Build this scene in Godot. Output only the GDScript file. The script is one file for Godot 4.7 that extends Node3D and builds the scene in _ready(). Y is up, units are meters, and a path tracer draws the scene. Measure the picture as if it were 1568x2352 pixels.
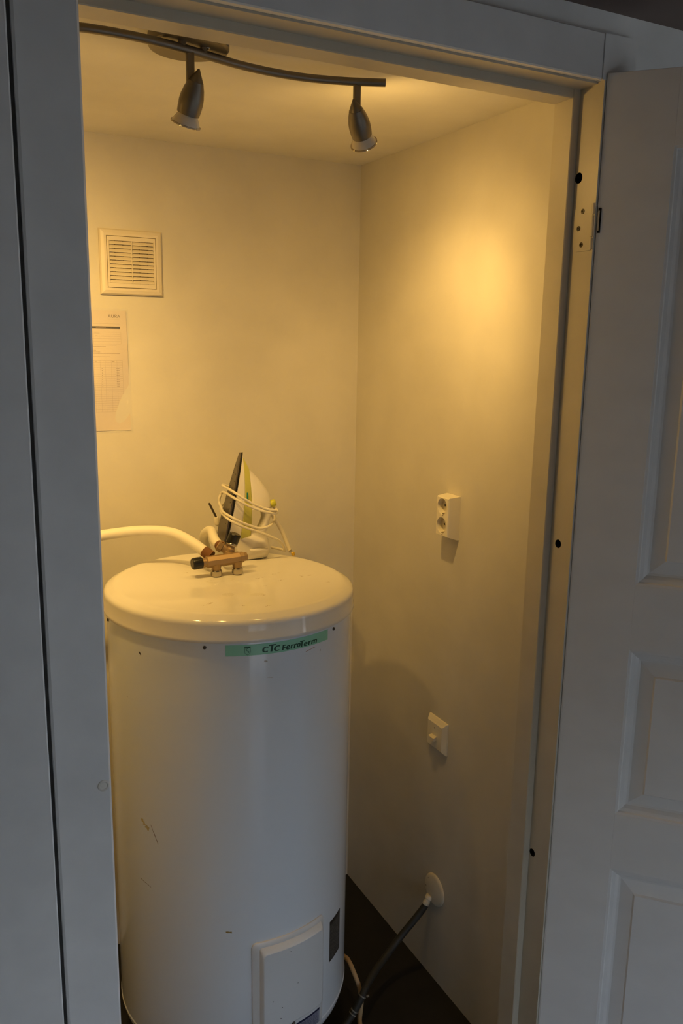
extends Node3D

# ---------------------------------------------------------------- mesh builder
class MB:
	var v := PackedVector3Array()
	var uv := PackedVector2Array()
	var g := PackedInt32Array()
	var next_group := 1

	func tri(a: Vector3, b: Vector3, c: Vector3, group := -1, ua := Vector2.ZERO, ub := Vector2.ZERO, uc := Vector2.ZERO) -> void:
		if (b - a).cross(c - a).length_squared() < 1e-18:
			return
		v.append(a); v.append(b); v.append(c)
		uv.append(ua); uv.append(ub); uv.append(uc)
		g.append(group)

	# one triangle that must face along "out"
	func tri_out(a: Vector3, b: Vector3, c: Vector3, out: Vector3, group := -1) -> void:
		if (b - a).cross(c - a).dot(out) > 0.0:
			tri(a, c, b, group)
		else:
			tri(a, b, c, group)

	func quad_out(a: Vector3, b: Vector3, c: Vector3, d: Vector3, out: Vector3, group := -1) -> void:
		tri_out(a, b, c, out, group)
		tri_out(a, c, d, out, group)

	# closed skin through rings of equal length; "creases" are ring numbers where the shading breaks
	func loft(rings: Array, cap0 := true, cap1 := true, smooth := true, creases: Array = [], flip := false) -> void:
		var first := v.size()
		var first_g := g.size()
		var group := next_group
		next_group += 1
		for k in rings.size() - 1:
			if k in creases:
				group = next_group
				next_group += 1
			var r0: PackedVector3Array = rings[k]
			var r1: PackedVector3Array = rings[k + 1]
			var n := r0.size()
			for i in n:
				var j := (i + 1) % n
				var gg := group if smooth else -1
				var u0 := float(i) / n
				var u1 := float(i + 1) / n
				var v0 := float(k) / (rings.size() - 1)
				var v1 := float(k + 1) / (rings.size() - 1)
				tri(r0[i], r0[j], r1[j], gg, Vector2(u0, v0), Vector2(u1, v0), Vector2(u1, v1))
				tri(r0[i], r1[j], r1[i], gg, Vector2(u0, v0), Vector2(u1, v1), Vector2(u0, v1))
		for e in 2:
			if not [cap0, cap1][e]:
				continue
			var r: PackedVector3Array = rings[0] if e == 0 else rings[rings.size() - 1]
			var c := Vector3.ZERO
			for p in r:
				c += p
			c /= r.size()
			for i in r.size():
				var j := (i + 1) % r.size()
				if e == 0:
					tri(c, r[j], r[i])
				else:
					tri(c, r[i], r[j])
		# turn outwards: front faces run clockwise, so the signed volume is negative
		var vol := 0.0
		var o := v[first] if first < v.size() else Vector3.ZERO
		for t in range(first, v.size(), 3):
			vol += (v[t] - o).dot((v[t + 1] - o).cross(v[t + 2] - o))
		if (vol > 0.0) != flip:
			for t in range(first, v.size(), 3):
				var p := v[t + 1]; v[t + 1] = v[t + 2]; v[t + 2] = p
				var q := uv[t + 1]; uv[t + 1] = uv[t + 2]; uv[t + 2] = q

	func box(lo: Vector3, hi: Vector3, bevel := 0.0) -> void:
		var b := minf(bevel, 0.49 * minf(hi.x - lo.x, minf(hi.y - lo.y, hi.z - lo.z)))
		if b <= 0.0:
			loft([MB.rect(lo.x, hi.x, lo.z, hi.z, lo.y, 0.0), MB.rect(lo.x, hi.x, lo.z, hi.z, hi.y, 0.0)], true, true, false)
		else:
			loft([MB.rect(lo.x + b, hi.x - b, lo.z + b, hi.z - b, lo.y, b * 0.4), MB.rect(lo.x, hi.x, lo.z, hi.z, lo.y + b, b),
				MB.rect(lo.x, hi.x, lo.z, hi.z, hi.y - b, b), MB.rect(lo.x + b, hi.x - b, lo.z + b, hi.z - b, hi.y, b * 0.4)], true, true, false)

	static func rect(x0: float, x1: float, z0: float, z1: float, y: float, c: float) -> PackedVector3Array:
		if c <= 0.0:
			return PackedVector3Array([Vector3(x0, y, z0), Vector3(x1, y, z0), Vector3(x1, y, z1), Vector3(x0, y, z1)])
		return PackedVector3Array([Vector3(x0 + c, y, z0), Vector3(x1 - c, y, z0), Vector3(x1, y, z0 + c), Vector3(x1, y, z1 - c),
			Vector3(x1 - c, y, z1), Vector3(x0 + c, y, z1), Vector3(x0, y, z1 - c), Vector3(x0, y, z0 + c)])

	static func circle(c: Vector3, au: Vector3, av: Vector3, r: float, n: int, ph := 0.0) -> PackedVector3Array:
		var a := PackedVector3Array()
		for i in n:
			var t := TAU * i / n + ph
			a.append(c + (au * cos(t) + av * sin(t)) * r)
		return a

	# profile of (radius, height) turned about the y axis of "at"
	func lathe(profile: Array, at: Transform3D, n := 32, creases: Array = [], smooth := true) -> void:
		var rings := []
		for p in profile:
			rings.append(MB.circle(at * Vector3(0, p[1], 0), at.basis.x, at.basis.z, maxf(p[0], 1e-6), n))
		loft(rings, profile[0][0] > 1e-4, profile[-1][0] > 1e-4, smooth, creases)

	func tube(points: Array, radius: float, n := 12) -> void:
		var rings := []
		var side := Vector3.ZERO
		for i in points.size():
			var a: Vector3 = points[maxi(i - 1, 0)]
			var b: Vector3 = points[mini(i + 1, points.size() - 1)]
			var d := (b - a).normalized()
			if side == Vector3.ZERO:
				side = d.cross(Vector3.UP if absf(d.y) < 0.9 else Vector3.RIGHT).normalized()
			side = (side - d * side.dot(d)).normalized()
			rings.append(MB.circle(points[i], side, d.cross(side), radius, n))
		loft(rings)

	func mesh(shift := Vector3.ZERO, keep_uv := true) -> ArrayMesh:
		var st := SurfaceTool.new()
		st.begin(Mesh.PRIMITIVE_TRIANGLES)
		for t in g.size():
			st.set_smooth_group(g[t])
			for k in 3:
				if keep_uv:
					st.set_uv(uv[t * 3 + k])
				st.add_vertex(v[t * 3 + k] - shift)
		st.generate_normals()
		return st.commit()


# a transform whose y axis points along d
static func along(p: Vector3, d: Vector3) -> Transform3D:
	var y := d.normalized()
	var x := y.cross(Vector3.FORWARD if absf(y.z) < 0.9 else Vector3.RIGHT).normalized()
	return Transform3D(Basis(x, y, x.cross(y)), p)


static func spline(pts: Array, sub := 8) -> Array:
	var c := Curve3D.new()
	for i in pts.size():
		var a: Vector3 = pts[maxi(i - 1, 0)]
		var b: Vector3 = pts[mini(i + 1, pts.size() - 1)]
		var t := (b - a) / 6.0
		c.add_point(pts[i], -t, t)
	var out := []
	for i in pts.size() - 1:
		for k in sub:
			out.append(c.sample(i, float(k) / sub))
	out.append(pts[-1])
	return out


# ---------------------------------------------------------------- nodes
var taken := {}


func numbered(called: String) -> String:
	var n: int = taken.get(called, 0)
	taken[called] = n + 1
	return called if n == 0 else "%s_%03d" % [called, n]


func thing(called: String, label: String, category: String, at: Vector3, group := "") -> Node3D:
	var o := Node3D.new()
	o.name = numbered(called)
	o.position = at
	o.set_meta("label", label)
	o.set_meta("category", category)
	if group:
		o.set_meta("group", group)
	add_child(o, true)
	return o


func struct(called: String, label: String, at := Vector3.ZERO) -> Node3D:
	var o := Node3D.new()
	o.name = called
	o.position = at
	o.set_meta("kind", "structure")
	o.set_meta("label", label)
	add_child(o, true)
	return o


# place of a node below the root, added up (nothing here is turned)
func where(n: Node) -> Vector3:
	var p := Vector3.ZERO
	while n is Node3D and n != self:
		p += (n as Node3D).position
		n = n.get_parent()
	return p


# commits mb (in world coordinates) as one named mesh under parent
func part(parent: Node3D, called: String, mb: MB, m: Material, label := "") -> MeshInstance3D:
	var o := MeshInstance3D.new()
	o.name = called
	o.mesh = mb.mesh(where(parent))
	o.material_override = null
	o.mesh.surface_set_material(0, m)
	if label:
		o.set_meta("label", label)
	parent.add_child(o, true)
	return o


func wall(called: String, label: String, m: Material, boxes: Array) -> MeshInstance3D:
	var mb := MB.new()
	for b in boxes:
		mb.box(b[0], b[1], 0.0)
	var o := part(self, called, mb, m, label)
	o.set_meta("kind", "structure")
	return o


# ---------------------------------------------------------------- materials
func mat(c: Color, rough := 0.6, metal := 0.0, spec := 0.5) -> StandardMaterial3D:
	var m := StandardMaterial3D.new()
	m.albedo_color = c
	m.roughness = rough
	m.metallic = metal
	m.metallic_specular = spec
	return m


func noise_tex(freq: float, seed_: int, lo: Color, hi: Color, size := 256) -> NoiseTexture2D:
	var t := NoiseTexture2D.new()
	var n := FastNoiseLite.new()
	n.seed = seed_
	n.frequency = freq
	n.fractal_octaves = 4
	t.noise = n
	t.width = size
	t.height = size
	t.seamless = true
	var r := Gradient.new()
	r.set_color(0, lo)
	r.set_color(1, hi)
	t.color_ramp = r
	return t


func painted(c: Color, rough: float, seed_: int, scale := 2.0, relief := 0.02) -> StandardMaterial3D:
	var m := mat(Color.WHITE, rough)
	m.albedo_texture = noise_tex(0.012, seed_, c.darkened(0.035), c.lightened(0.02))
	m.uv1_triplanar = true
	m.uv1_world_triplanar = true
	m.uv1_scale = Vector3.ONE * scale
	if relief > 0.0:
		m.heightmap_enabled = true
		m.heightmap_texture = noise_tex(0.08, seed_ + 5, Color.BLACK, Color.WHITE)
		m.heightmap_scale = relief
	return m


# ---------------------------------------------------------------- the place (metres)
const W := 0.8412      # right rebate face
const H := 2.06        # head rebate face
const STOP := 0.0146
const D1 := -0.0405    # front of the stops
const D2 := -0.089     # back of the frame
const XR := 0.8909     # closet's right wall
const ZB := -0.9166    # closet's back wall
const YC := 2.0887     # closet's ceiling
const TX := 0.376      # tank axis
const TZ := -0.5218
const LID_Y := 1.1238

var white_paint: StandardMaterial3D
var wall_paint: StandardMaterial3D
var frame_paint: StandardMaterial3D
var nickel: StandardMaterial3D
var chrome: StandardMaterial3D
var brass: StandardMaterial3D
var black_plastic: StandardMaterial3D
var white_plastic: StandardMaterial3D
var dark_hole: StandardMaterial3D
var screw_steel: StandardMaterial3D


func _ready() -> void:
	# ---- camera
	var cam := Camera3D.new()
	cam.name = "camera"
	cam.transform = Transform3D(Basis(Vector3(0.88934106, 0.01624788, 0.45695567), Vector3(0.07683846, 0.97984582, -0.18438553), Vector3(-0.45074198, 0.1990934, 0.87016865)).orthonormalized(), Vector3(-0.2206, 1.6329, 1.1491))
	cam.fov = rad_to_deg(2.0 * atan(1176.0 / 1924.7))
	cam.near = 0.02
	cam.far = 60.0
	add_child(cam)
	cam.current = true

	# ---- sky, exposure
	var we := WorldEnvironment.new()
	we.name = "world_environment"
	var env := Environment.new()
	var sky := Sky.new()
	var sm := ProceduralSkyMaterial.new()
	sm.sky_top_color = Color(0.668, 0.74, 0.850)
	sm.sky_horizon_color = Color(0.840, 0.86, 0.878)
	sm.ground_bottom_color = Color(0.455, 0.47, 0.48)
	sm.ground_horizon_color = Color(0.66, 0.68, 0.695)
	sm.sky_energy_multiplier = SKY
	sm.ground_energy_multiplier = SKY
	sm.sun_angle_max = 1.0
	sky.sky_material = sm
	env.background_mode = Environment.BG_SKY
	env.sky = sky
	env.tonemap_mode = Environment.TONE_MAPPER_LINEAR
	env.tonemap_exposure = 1.0
	env.sdfgi_enabled = true
	env.ssao_enabled = true
	env.ssil_enabled = true
	we.environment = env
	add_child(we)

	materials()
	room()
	frame_and_casings()
	door_leaf()
	water_heater()
	mixing_valve()
	pipes()
	iron()
	spotlight_bar()
	wall_fittings()


const SKY := 2.38


func materials() -> void:
	white_paint = painted(Color(0.925, 0.925, 0.915), 0.42, 3, 3.0, 0.008)
	frame_paint = painted(Color(0.79, 0.76, 0.685), 0.38, 11, 3.0, 0.006)
	wall_paint = painted(Color(0.82, 0.80, 0.75), 0.75, 7, 1.5, 0.012)
	nickel = mat(Color(0.50, 0.47, 0.42), 0.42, 0.75)
	chrome = mat(Color(0.72, 0.69, 0.64), 0.22, 0.95)
	brass = mat(Color(0.62, 0.52, 0.385), 0.42, 0.5)
	black_plastic = mat(Color(0.055, 0.05, 0.05), 0.38)
	white_plastic = mat(Color(0.90, 0.88, 0.83), 0.35)
	dark_hole = mat(Color(0.04, 0.025, 0.02), 0.9)
	screw_steel = mat(Color(0.35, 0.32, 0.28), 0.4, 0.8)


# ---------------------------------------------------------------- room shell
func room() -> void:
	var fl := mat(Color.WHITE, 0.3)
	fl.albedo_texture = noise_tex(0.02, 21, Color(0.40, 0.41, 0.42), Color(0.48, 0.49, 0.50))
	fl.uv1_triplanar = true
	fl.uv1_world_triplanar = true
	wall("floor", "pale smooth floor of the hall in front of the closet", fl, [[Vector3(-1.8, -0.12, 0.0), Vector3(2.6, 0.0, 2.02)]])
	var cf := mat(Color.WHITE, 0.75)
	cf.albedo_texture = noise_tex(0.05, 22, Color(0.085, 0.078, 0.07), Color(0.12, 0.11, 0.10))
	cf.uv1_triplanar = true
	cf.uv1_world_triplanar = true
	wall("floor_closet", "near-black floor inside the closet", cf, [[Vector3(-0.6, -0.12, -1.05), Vector3(1.0, 0.0, 0.0)]])
	wall("wall_back", "cream painted back wall of the closet", wall_paint, [[Vector3(-0.6, 0.0, ZB - 0.1), Vector3(XR + 0.1, YC, ZB)]])
	wall("wall_right", "cream painted right wall of the closet with two sockets", wall_paint, [[Vector3(XR, 0.0, ZB), Vector3(XR + 0.1, YC, -0.1)]])
	wall("wall_left", "cream painted left wall of the closet", wall_paint, [[Vector3(-0.6, 0.0, ZB), Vector3(-0.475, YC, -0.1)]])
	wall("ceiling", "cream painted ceiling of the closet", painted(Color(0.92, 0.90, 0.84), 0.75, 17, 1.5, 0.01), [[Vector3(-0.6, YC, ZB - 0.1), Vector3(XR + 0.1, YC + 0.12, -0.1)]])
	wall("wall_front", "white wall round the closet doorway", white_paint, [
		[Vector3(-1.8, 0.0, -0.1), Vector3(-0.036, 2.1715, -0.05)], [Vector3(-1.8, 0.0, -0.05), Vector3(-0.095, 2.1715, 0.0)], [Vector3(-0.070, 0.0, -0.05), Vector3(-0.036, 2.1715, 0.0)],
		[Vector3(W + 0.03, 0.0, -0.1), Vector3(2.6, 2.1715, 0.0)],
		[Vector3(-0.036, H + 0.03, -0.1), Vector3(W + 0.03, 2.1715, 0.0)]])
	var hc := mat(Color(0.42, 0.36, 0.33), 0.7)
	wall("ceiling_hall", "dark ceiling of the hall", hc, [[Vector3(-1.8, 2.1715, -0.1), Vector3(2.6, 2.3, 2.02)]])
	var hall := painted(Color(0.86, 0.85, 0.83), 0.7, 31, 1.5, 0.0)
	wall("wall_hall_left", "plain wall at the left end of the hall", painted(Color(0.52, 0.49, 0.45), 0.7, 33, 1.5, 0.0), [[Vector3(-1.8, 0.0, 0.0), Vector3(-1.68, 2.1715, 2.02)]])
	# far wall and right wall of the hall, each with a window
	var x0 := WX0; var x1 := WX1; var y0 := WY0; var y1 := WY1; var z0 := 1.9; var z1 := 2.02
	wall("wall_hall_far", "wall of the hall opposite the closet with a low window", hall, [
		[Vector3(-1.68, 0, z0), Vector3(x0, 2.1715, z1)], [Vector3(x1, 0, z0), Vector3(2.6, 2.1715, z1)],
		[Vector3(x0, y1, z0), Vector3(x1, 2.1715, z1)], [Vector3(x0, 0, z0), Vector3(x1, y0, z1)]])
	window("window_1", "low white two-pane window opposite the closet", Vector3(x0, y0, 1.93), Vector3(1, 0, 0), Vector3(0, 0, 1), x1 - x0, y1 - y0)
	wall("wall_hall_right", "wall at the right end of the hall with a window", hall, [
		[Vector3(2.48, 0, 0), Vector3(2.6, 2.1715, VZ0)], [Vector3(2.48, 0, VZ1), Vector3(2.6, 2.1715, 1.9)],
		[Vector3(2.48, VY1, VZ0), Vector3(2.6, 2.1715, VZ1)], [Vector3(2.48, 0, VZ0), Vector3(2.6, VY0, VZ1)]])
	window("window_2", "white two-pane window at the right end of the hall", Vector3(2.51, VY0, VZ1), Vector3(0, 0, -1), Vector3(1, 0, 0), VZ1 - VZ0, VY1 - VY0)


# two-pane window: o is its lower corner, au runs along the wall, aw into it
func window(called: String, label: String, o: Vector3, au: Vector3, aw: Vector3, w: float, h: float) -> void:
	var win := struct(called, label, o)
	var wf := MB.new()
	var add := func(mb: MB, u0: float, u1: float, v0: float, v1: float, d0: float, d1: float, bev: float) -> void:
		var p := o + au * u0 + aw * d0; var q := o + au * u1 + aw * d1
		mb.box(Vector3(minf(p.x, q.x), o.y + v0, minf(p.z, q.z)), Vector3(maxf(p.x, q.x), o.y + v1, maxf(p.z, q.z)), bev)
	for b in [[0.0, 0.035, 0.0, h], [w - 0.035, w, 0.0, h], [w * 0.5 - 0.03, w * 0.5 + 0.03, 0.04, h - 0.04], [0.035, w - 0.035, h - 0.04, h], [0.035, w - 0.035, 0.0, 0.04]]:
		add.call(wf, b[0], b[1], b[2], b[3], 0.0, 0.06, 0.003)
	part(win, "window_frame", wf, white_paint)
	var glass := mat(Color(1, 1, 1, 0.05), 0.02)
	glass.transparency = BaseMaterial3D.TRANSPARENCY_ALPHA
	for q in [[0.035, w * 0.5 - 0.03], [w * 0.5 + 0.03, w - 0.035]]:
		var gm := MB.new()
		add.call(gm, q[0], q[1], 0.04, h - 0.04, 0.028, 0.032, 0.0)
		part(win, "pane", gm, glass)


const VZ0 := 0.62
const VZ1 := 1.82
const VY0 := 0.2
const VY1 := 2.08
const WX0 := 0.12
const WX1 := 0.78
const WY0 := 0.05
const WY1 := 1.05


# a flat rectangle with a round hole: au, av span the face, "out" is its normal; the hole is a cup in its own mesh
func holed(face: MB, cup: MB, o: Vector3, au: Vector3, av: Vector3, w: float, h: float, hc: Vector2, r: float, depth: float, out: Vector3, n := 32) -> void:
	var c := o + au * hc.x + av * hc.y
	var outer := PackedVector3Array()
	var inner := PackedVector3Array()
	var corners := []
	for k in 4:
		var q := Vector2(w if k == 1 or k == 2 else 0.0, h if k >= 2 else 0.0) - hc
		corners.append(fposmod(q.angle(), TAU))
	var angles := []
	for i in n:
		angles.append(TAU * i / n)
	angles.append_array(corners)
	angles.sort()
	for t in angles:
		var d := Vector2(cos(t), sin(t))
		var kx := ((w - hc.x) / d.x) if d.x > 1e-6 else ((-hc.x / d.x) if d.x < -1e-6 else 1e9)
		var ky := ((h - hc.y) / d.y) if d.y > 1e-6 else ((-hc.y / d.y) if d.y < -1e-6 else 1e9)
		var q := d * minf(kx, ky)
		outer.append(c + au * q.x + av * q.y)
		inner.append(c + au * d.x * r + av * d.y * r)
	for i in angles.size():
		var j: int = (i + 1) % angles.size()
		face.quad_out(outer[i], outer[j], inner[j], inner[i], out)
		var mid := 0.5 * (inner[i] + inner[j])
		cup.quad_out(inner[i], inner[j], inner[j] - out * depth, inner[i] - out * depth, c - mid)
		cup.tri_out(inner[i] - out * depth, inner[j] - out * depth, c - out * depth, out)


func frame_and_casings() -> void:
	# ---- door frame
	var f := struct("trim_1", "cream painted wooden door frame with stops round the closet opening", Vector3(W, 0, 0))
	var mb := MB.new()   # right jamb: stop, then the rebate in front of it, holed for the frame fixings
	mb.box(Vector3(W - STOP, 0, D2), Vector3(W + 0.03, H + 0.03, D1), 0.0015)
	mb.box(Vector3(W + 0.02, 0, D1), Vector3(W + 0.03, H + 0.03, 0.0))
	var zf := 0.0155
	var cups := []
	var at := 0.0
	var holes := [[0.6195, -0.0312, 0.0080], [1.2693, -0.0185, 0.0080], [1.9166, -0.0305, 0.0090]]
	for q in holes:
		var cup := MB.new()
		mb.box(Vector3(W, at, D1), Vector3(W + 0.02, q[0] - 0.015, zf))
		holed(mb, cup, Vector3(W, q[0] - 0.015, D1), Vector3(0, 0, 1), Vector3(0, 1, 0), zf - D1, 0.03, Vector2(q[1] - D1, 0.015), q[2], 0.018, Vector3(-1, 0, 0))
		mb.quad_out(Vector3(W, q[0] - 0.015, zf), Vector3(W, q[0] + 0.015, zf), Vector3(W + 0.02, q[0] + 0.015, zf), Vector3(W + 0.02, q[0] - 0.015, zf), Vector3(0, 0, 1))
		at = q[0] + 0.015
		cups.append(cup)
	mb.box(Vector3(W, at, D1), Vector3(W + 0.02, H, 0.0))
	mb.box(Vector3(W, at, 0.0), Vector3(W + 0.02, H + 0.003, zf))
	var jamb := part(f, "jamb", mb, frame_paint)
	for cup in cups:
		part(jamb, "screw_hole", cup, dark_hole, "dark open fixing hole")
	mb = MB.new()
	mb.box(Vector3(-0.036, 0, D2), Vector3(0.006, H + 0.03, D1), 0.0015)
	mb.box(Vector3(-0.036, 0, D1), Vector3(-0.008, H + 0.03, 0.0))
	part(f, "jamb", mb, frame_paint)
	mb = MB.new()
	mb.box(Vector3(0.006, H - STOP, D2), Vector3(W - STOP, H + 0.03, D1), 0.0015)
	mb.box(Vector3(-0.008, H, D1), Vector3(W, H + 0.03, 0.0))
	part(f, "head_jamb", mb, frame_paint)
	# hinge let into the rebate
	mb = MB.new()
	var ring := PackedVector3Array()
	var y0 := 1.7935; var y1 := 1.8705; var rr := 0.012
	for q in [[0.0110, y0], [0.0110, y1]]:
		ring.append(Vector3(W - 0.0012, q[1], q[0]))
	for k in 7:
		var t := PI / 2 + PI / 2 * k / 6.0
		ring.append(Vector3(W - 0.0012, y1 - rr + rr * sin(t), -0.0335 + rr + rr * cos(t)))
	for k in 7:
		var t := PI + PI / 2 * k / 6.0
		ring.append(Vector3(W - 0.0012, y0 + rr + rr * sin(t), -0.0335 + rr + rr * cos(t)))
	var ring2 := PackedVector3Array()
	for p in ring:
		ring2.append(p + Vector3(0.0018, 0, 0))
	mb.loft([ring, ring2], true, true, false)
	var hinge := part(f, "hinge", mb, frame_paint, "painted hinge leaf with three screws")
	mb = MB.new()
	for q in [[1.7945, 1.8132], [1.8160, 1.8503], [1.8528, 1.8702]]:
		mb.lathe([[0.0, q[0]], [0.0052, q[0]], [0.0052, q[1]], [0.0, q[1]]], Transform3D(Basis(), Vector3(W + 0.0028, 0, 0.0105)), 16, [1, 2])
	part(hinge, "knuckle", mb, frame_paint)
	for q in [[1.8599, -0.0134], [1.8321, -0.0212], [1.8044, -0.0119]]:
		mb = MB.new()
		mb.lathe([[0.0044, 0.0], [0.0044, 0.0006], [0.0036, 0.0012], [0.0, 0.0012]], along(Vector3(W - 0.0010, q[0], q[1]), Vector3(-1, 0, 0)), 16, [1, 2])
		part(hinge, "screw", mb, screw_steel)
		mb = MB.new()
		for d in [Vector3(0, 0.0026, 0.0007), Vector3(0, 0.0007, 0.0026)]:
			mb.box(Vector3(W - 0.0026, q[0] - d.y, q[1] - d.z), Vector3(W - 0.0020, q[0] + d.y, q[1] + d.z))
		part(hinge, "screw_slot", mb, dark_hole)
	# ---- casings
	var c1 := struct("trim_2", "wide flat casing board left of the closet opening", Vector3(-0.04, 0, 0.007))
	mb = MB.new()
	mb.box(Vector3(-0.0778, 0, 0.0), Vector3(0.0, 2.1335, 0.014), 0.003)
	part(c1, "board", mb, white_paint)
	mb = MB.new()
	mb.lathe([[0.0084, 0.0], [0.0084, 0.0008], [0.0072, 0.0016], [0.0058, 0.0016], [0.005, 0.0009], [0.0, 0.0011]], along(Vector3(-0.0112, 1.0005, 0.0138), Vector3(0, 0, 1)), 24, [1, 3, 4])
	part(c1, "screw_cap", mb, white_plastic, "small round white cover cap")
	var c2 := struct("trim_3", "flat casing board above the closet opening", Vector3(0.4, 2.1, 0.007))
	mb = MB.new()
	mb.box(Vector3(0.0, H + 0.003, 0.0), Vector3(0.8375, 2.1335, 0.014), 0.002)
	part(c2, "board", mb, white_paint)
	var c3 := struct("trim_4", "flat casing board behind the hinge side of the open door", Vector3(0.87, 0, 0.007))
	mb = MB.new()
	mb.box(Vector3(W + 0.0205, 0, 0.0), Vector3(0.909, H + 0.003, 0.014), 0.0)
	mb.box(Vector3(0.8382, H + 0.003, 0.0), Vector3(0.909, 2.1335, 0.014), 0.0)
	part(c3, "board", mb, white_paint)
	# ---- proud panel left of the casing
	var c4 := struct("trim_5", "flat white panel standing proud at the far left beyond a dark gap", Vector3(-0.4, 0, 0.02))
	mb = MB.new()
	mb.box(Vector3(-0.9, 0, 0.0), Vector3(-0.0845, 2.1715, 0.024), 0.002)
	part(c4, "board", mb, white_paint)


# ---------------------------------------------------------------- the open door
const HX := 0.8450
const HZ := 0.0172


func dp(s: float, y: float, t: float) -> Vector3:
	var a := deg_to_rad(47.0)
	return Vector3(HX + cos(a) * s + sin(a) * t, y, HZ + sin(a) * s - cos(a) * t)


func drect(s0: float, s1: float, y0: float, y1: float, t: float) -> PackedVector3Array:
	return PackedVector3Array([dp(s0, y0, t), dp(s1, y0, t), dp(s1, y1, t), dp(s0, y1, t)])


func dbox(mb: MB, s0: float, s1: float, y0: float, y1: float, t1: float, b := 0.0008) -> void:
	mb.loft([drect(s0 + b, s1 - b, y0 + b, y1 - b, 0.0), drect(s0, s1, y0, y1, b), drect(s0, s1, y0, y1, t1)], true, true, false)


func door_leaf() -> void:
	var d := struct("door_1", "white panelled door standing open on the right side of the closet", Vector3(HX, 0, HZ))
	var top := 2.073
	var rows := [[0.19, 0.640], [0.757, 1.087], [1.211, 1.955]]
	# hinge stile, its back corner cut away clear of the casing
	var mb := MB.new()
	var prof := [[0.0025, 0.0], [0.0008, 0.0006], [0.0, 0.0006], [0.0015, 0.0016], [0.0385, 0.040], [0.113, 0.040], [0.113, 0.0005], [0.1125, 0.0]]
	var r0 := PackedVector3Array(); var r1 := PackedVector3Array(); var r2 := PackedVector3Array()
	for p in prof:
		r0.append(dp(p[0], 0.012, p[1]))
		r1.append(dp(p[0], top - 0.0006, p[1]))
		r2.append(dp(maxf(p[0], 0.0012), top, maxf(p[1], 0.0006)))
	mb.loft([r0, r1, r2], true, true, false)
	part(d, "stile", mb, white_paint)
	mb = MB.new()
	dbox(mb, 0.685, 0.80, 0.012, top, 0.040)
	part(d, "stile", mb, white_paint)
	for k in 3:
		mb = MB.new()
		dbox(mb, 0.350, 0.450, rows[k][0], rows[k][1], 0.038)
		part(d, "mullion", mb, white_paint)
	for q in [[0.012, 0.19], [0.640, 0.757], [1.087, 1.211], [1.955, top]]:
		mb = MB.new()
		dbox(mb, 0.113, 0.685, q[0], q[1], 0.040, 0.0004)
		part(d, "rail", mb, white_paint)
	for row in rows:
		for s in [[0.113, 0.350], [0.450, 0.685]]:
			mb = MB.new()
			var rings := [drect(s[0], s[1], row[0], row[1], 0.030)]
			for q in [[0.0, 0.0004], [0.004, 0.0012], [0.006, 0.0045], [0.012, 0.0065], [0.018, 0.0115], [0.022, 0.0125], [0.046, 0.0065], [0.049, 0.0025]]:
				rings.append(drect(s[0] + q[0], s[1] - q[0], row[0] + q[0], row[1] - q[0], q[1]))
			mb.loft(rings, true, true, false)
			part(d, "panel", mb, white_paint)
	# dark slot of the hinge let into the leaf
	mb = MB.new()
	mb.loft([drect(0.0012, 0.0062, 1.8212, 1.8622, -0.0005), drect(0.0012, 0.0062, 1.8212, 1.8622, 0.0005)], true, true, false)
	var hl := part(d, "hinge_leaf", mb, dark_hole, "dark recess of the hinge")
	mb = MB.new()
	mb.loft([drect(0.0012, 0.0036, 1.8250, 1.8575, -0.0012), drect(0.0012, 0.0036, 1.8250, 1.8575, 0.0)], true, true, false)
	part(hl, "pin_sleeve", mb, frame_paint)


# ---------------------------------------------------------------- water heater
func tp(deg: float, y: float, r: float) -> Vector3:
	var a := deg_to_rad(deg)
	return Vector3(TX + r * sin(a), y, TZ + r * cos(a))


# ring of a rounded rectangle on the tank, spans in degrees and metres
func tank_ring(a0: float, a1: float, y0: float, y1: float, c: float, r: float) -> PackedVector3Array:
	var out := PackedVector3Array()
	var k := rad_to_deg(1.0 / r)
	var pts := []
	for q in [[a1 - c * k, y1 - c, 0.0], [a0 + c * k, y1 - c, 90.0], [a0 + c * k, y0 + c, 180.0], [a1 - c * k, y0 + c, 270.0]]:
		for i in 5:
			var t := deg_to_rad(q[2] + 22.5 * i)
			pts.append(Vector2(q[0] + c * k * cos(t), q[1] + c * sin(t)))
	# even out long sides so that the ring bends with the tank
	for i in pts.size():
		var a: Vector2 = pts[i]
		var b: Vector2 = pts[(i + 1) % pts.size()]
		var n := 9 if i % 5 == 4 else 1
		for j in n:
			var p := a.lerp(b, float(j) / n)
			out.append(tp(p.x, p.y, r))
	return out


func shrunk(a0: float, a1: float, y0: float, y1: float, s: float) -> Array:
	var am := 0.5 * (a0 + a1); var ym := 0.5 * (y0 + y1)
	return [lerpf(am, a0, s), lerpf(am, a1, s), lerpf(ym, y0, s), lerpf(ym, y1, s)]


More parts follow.
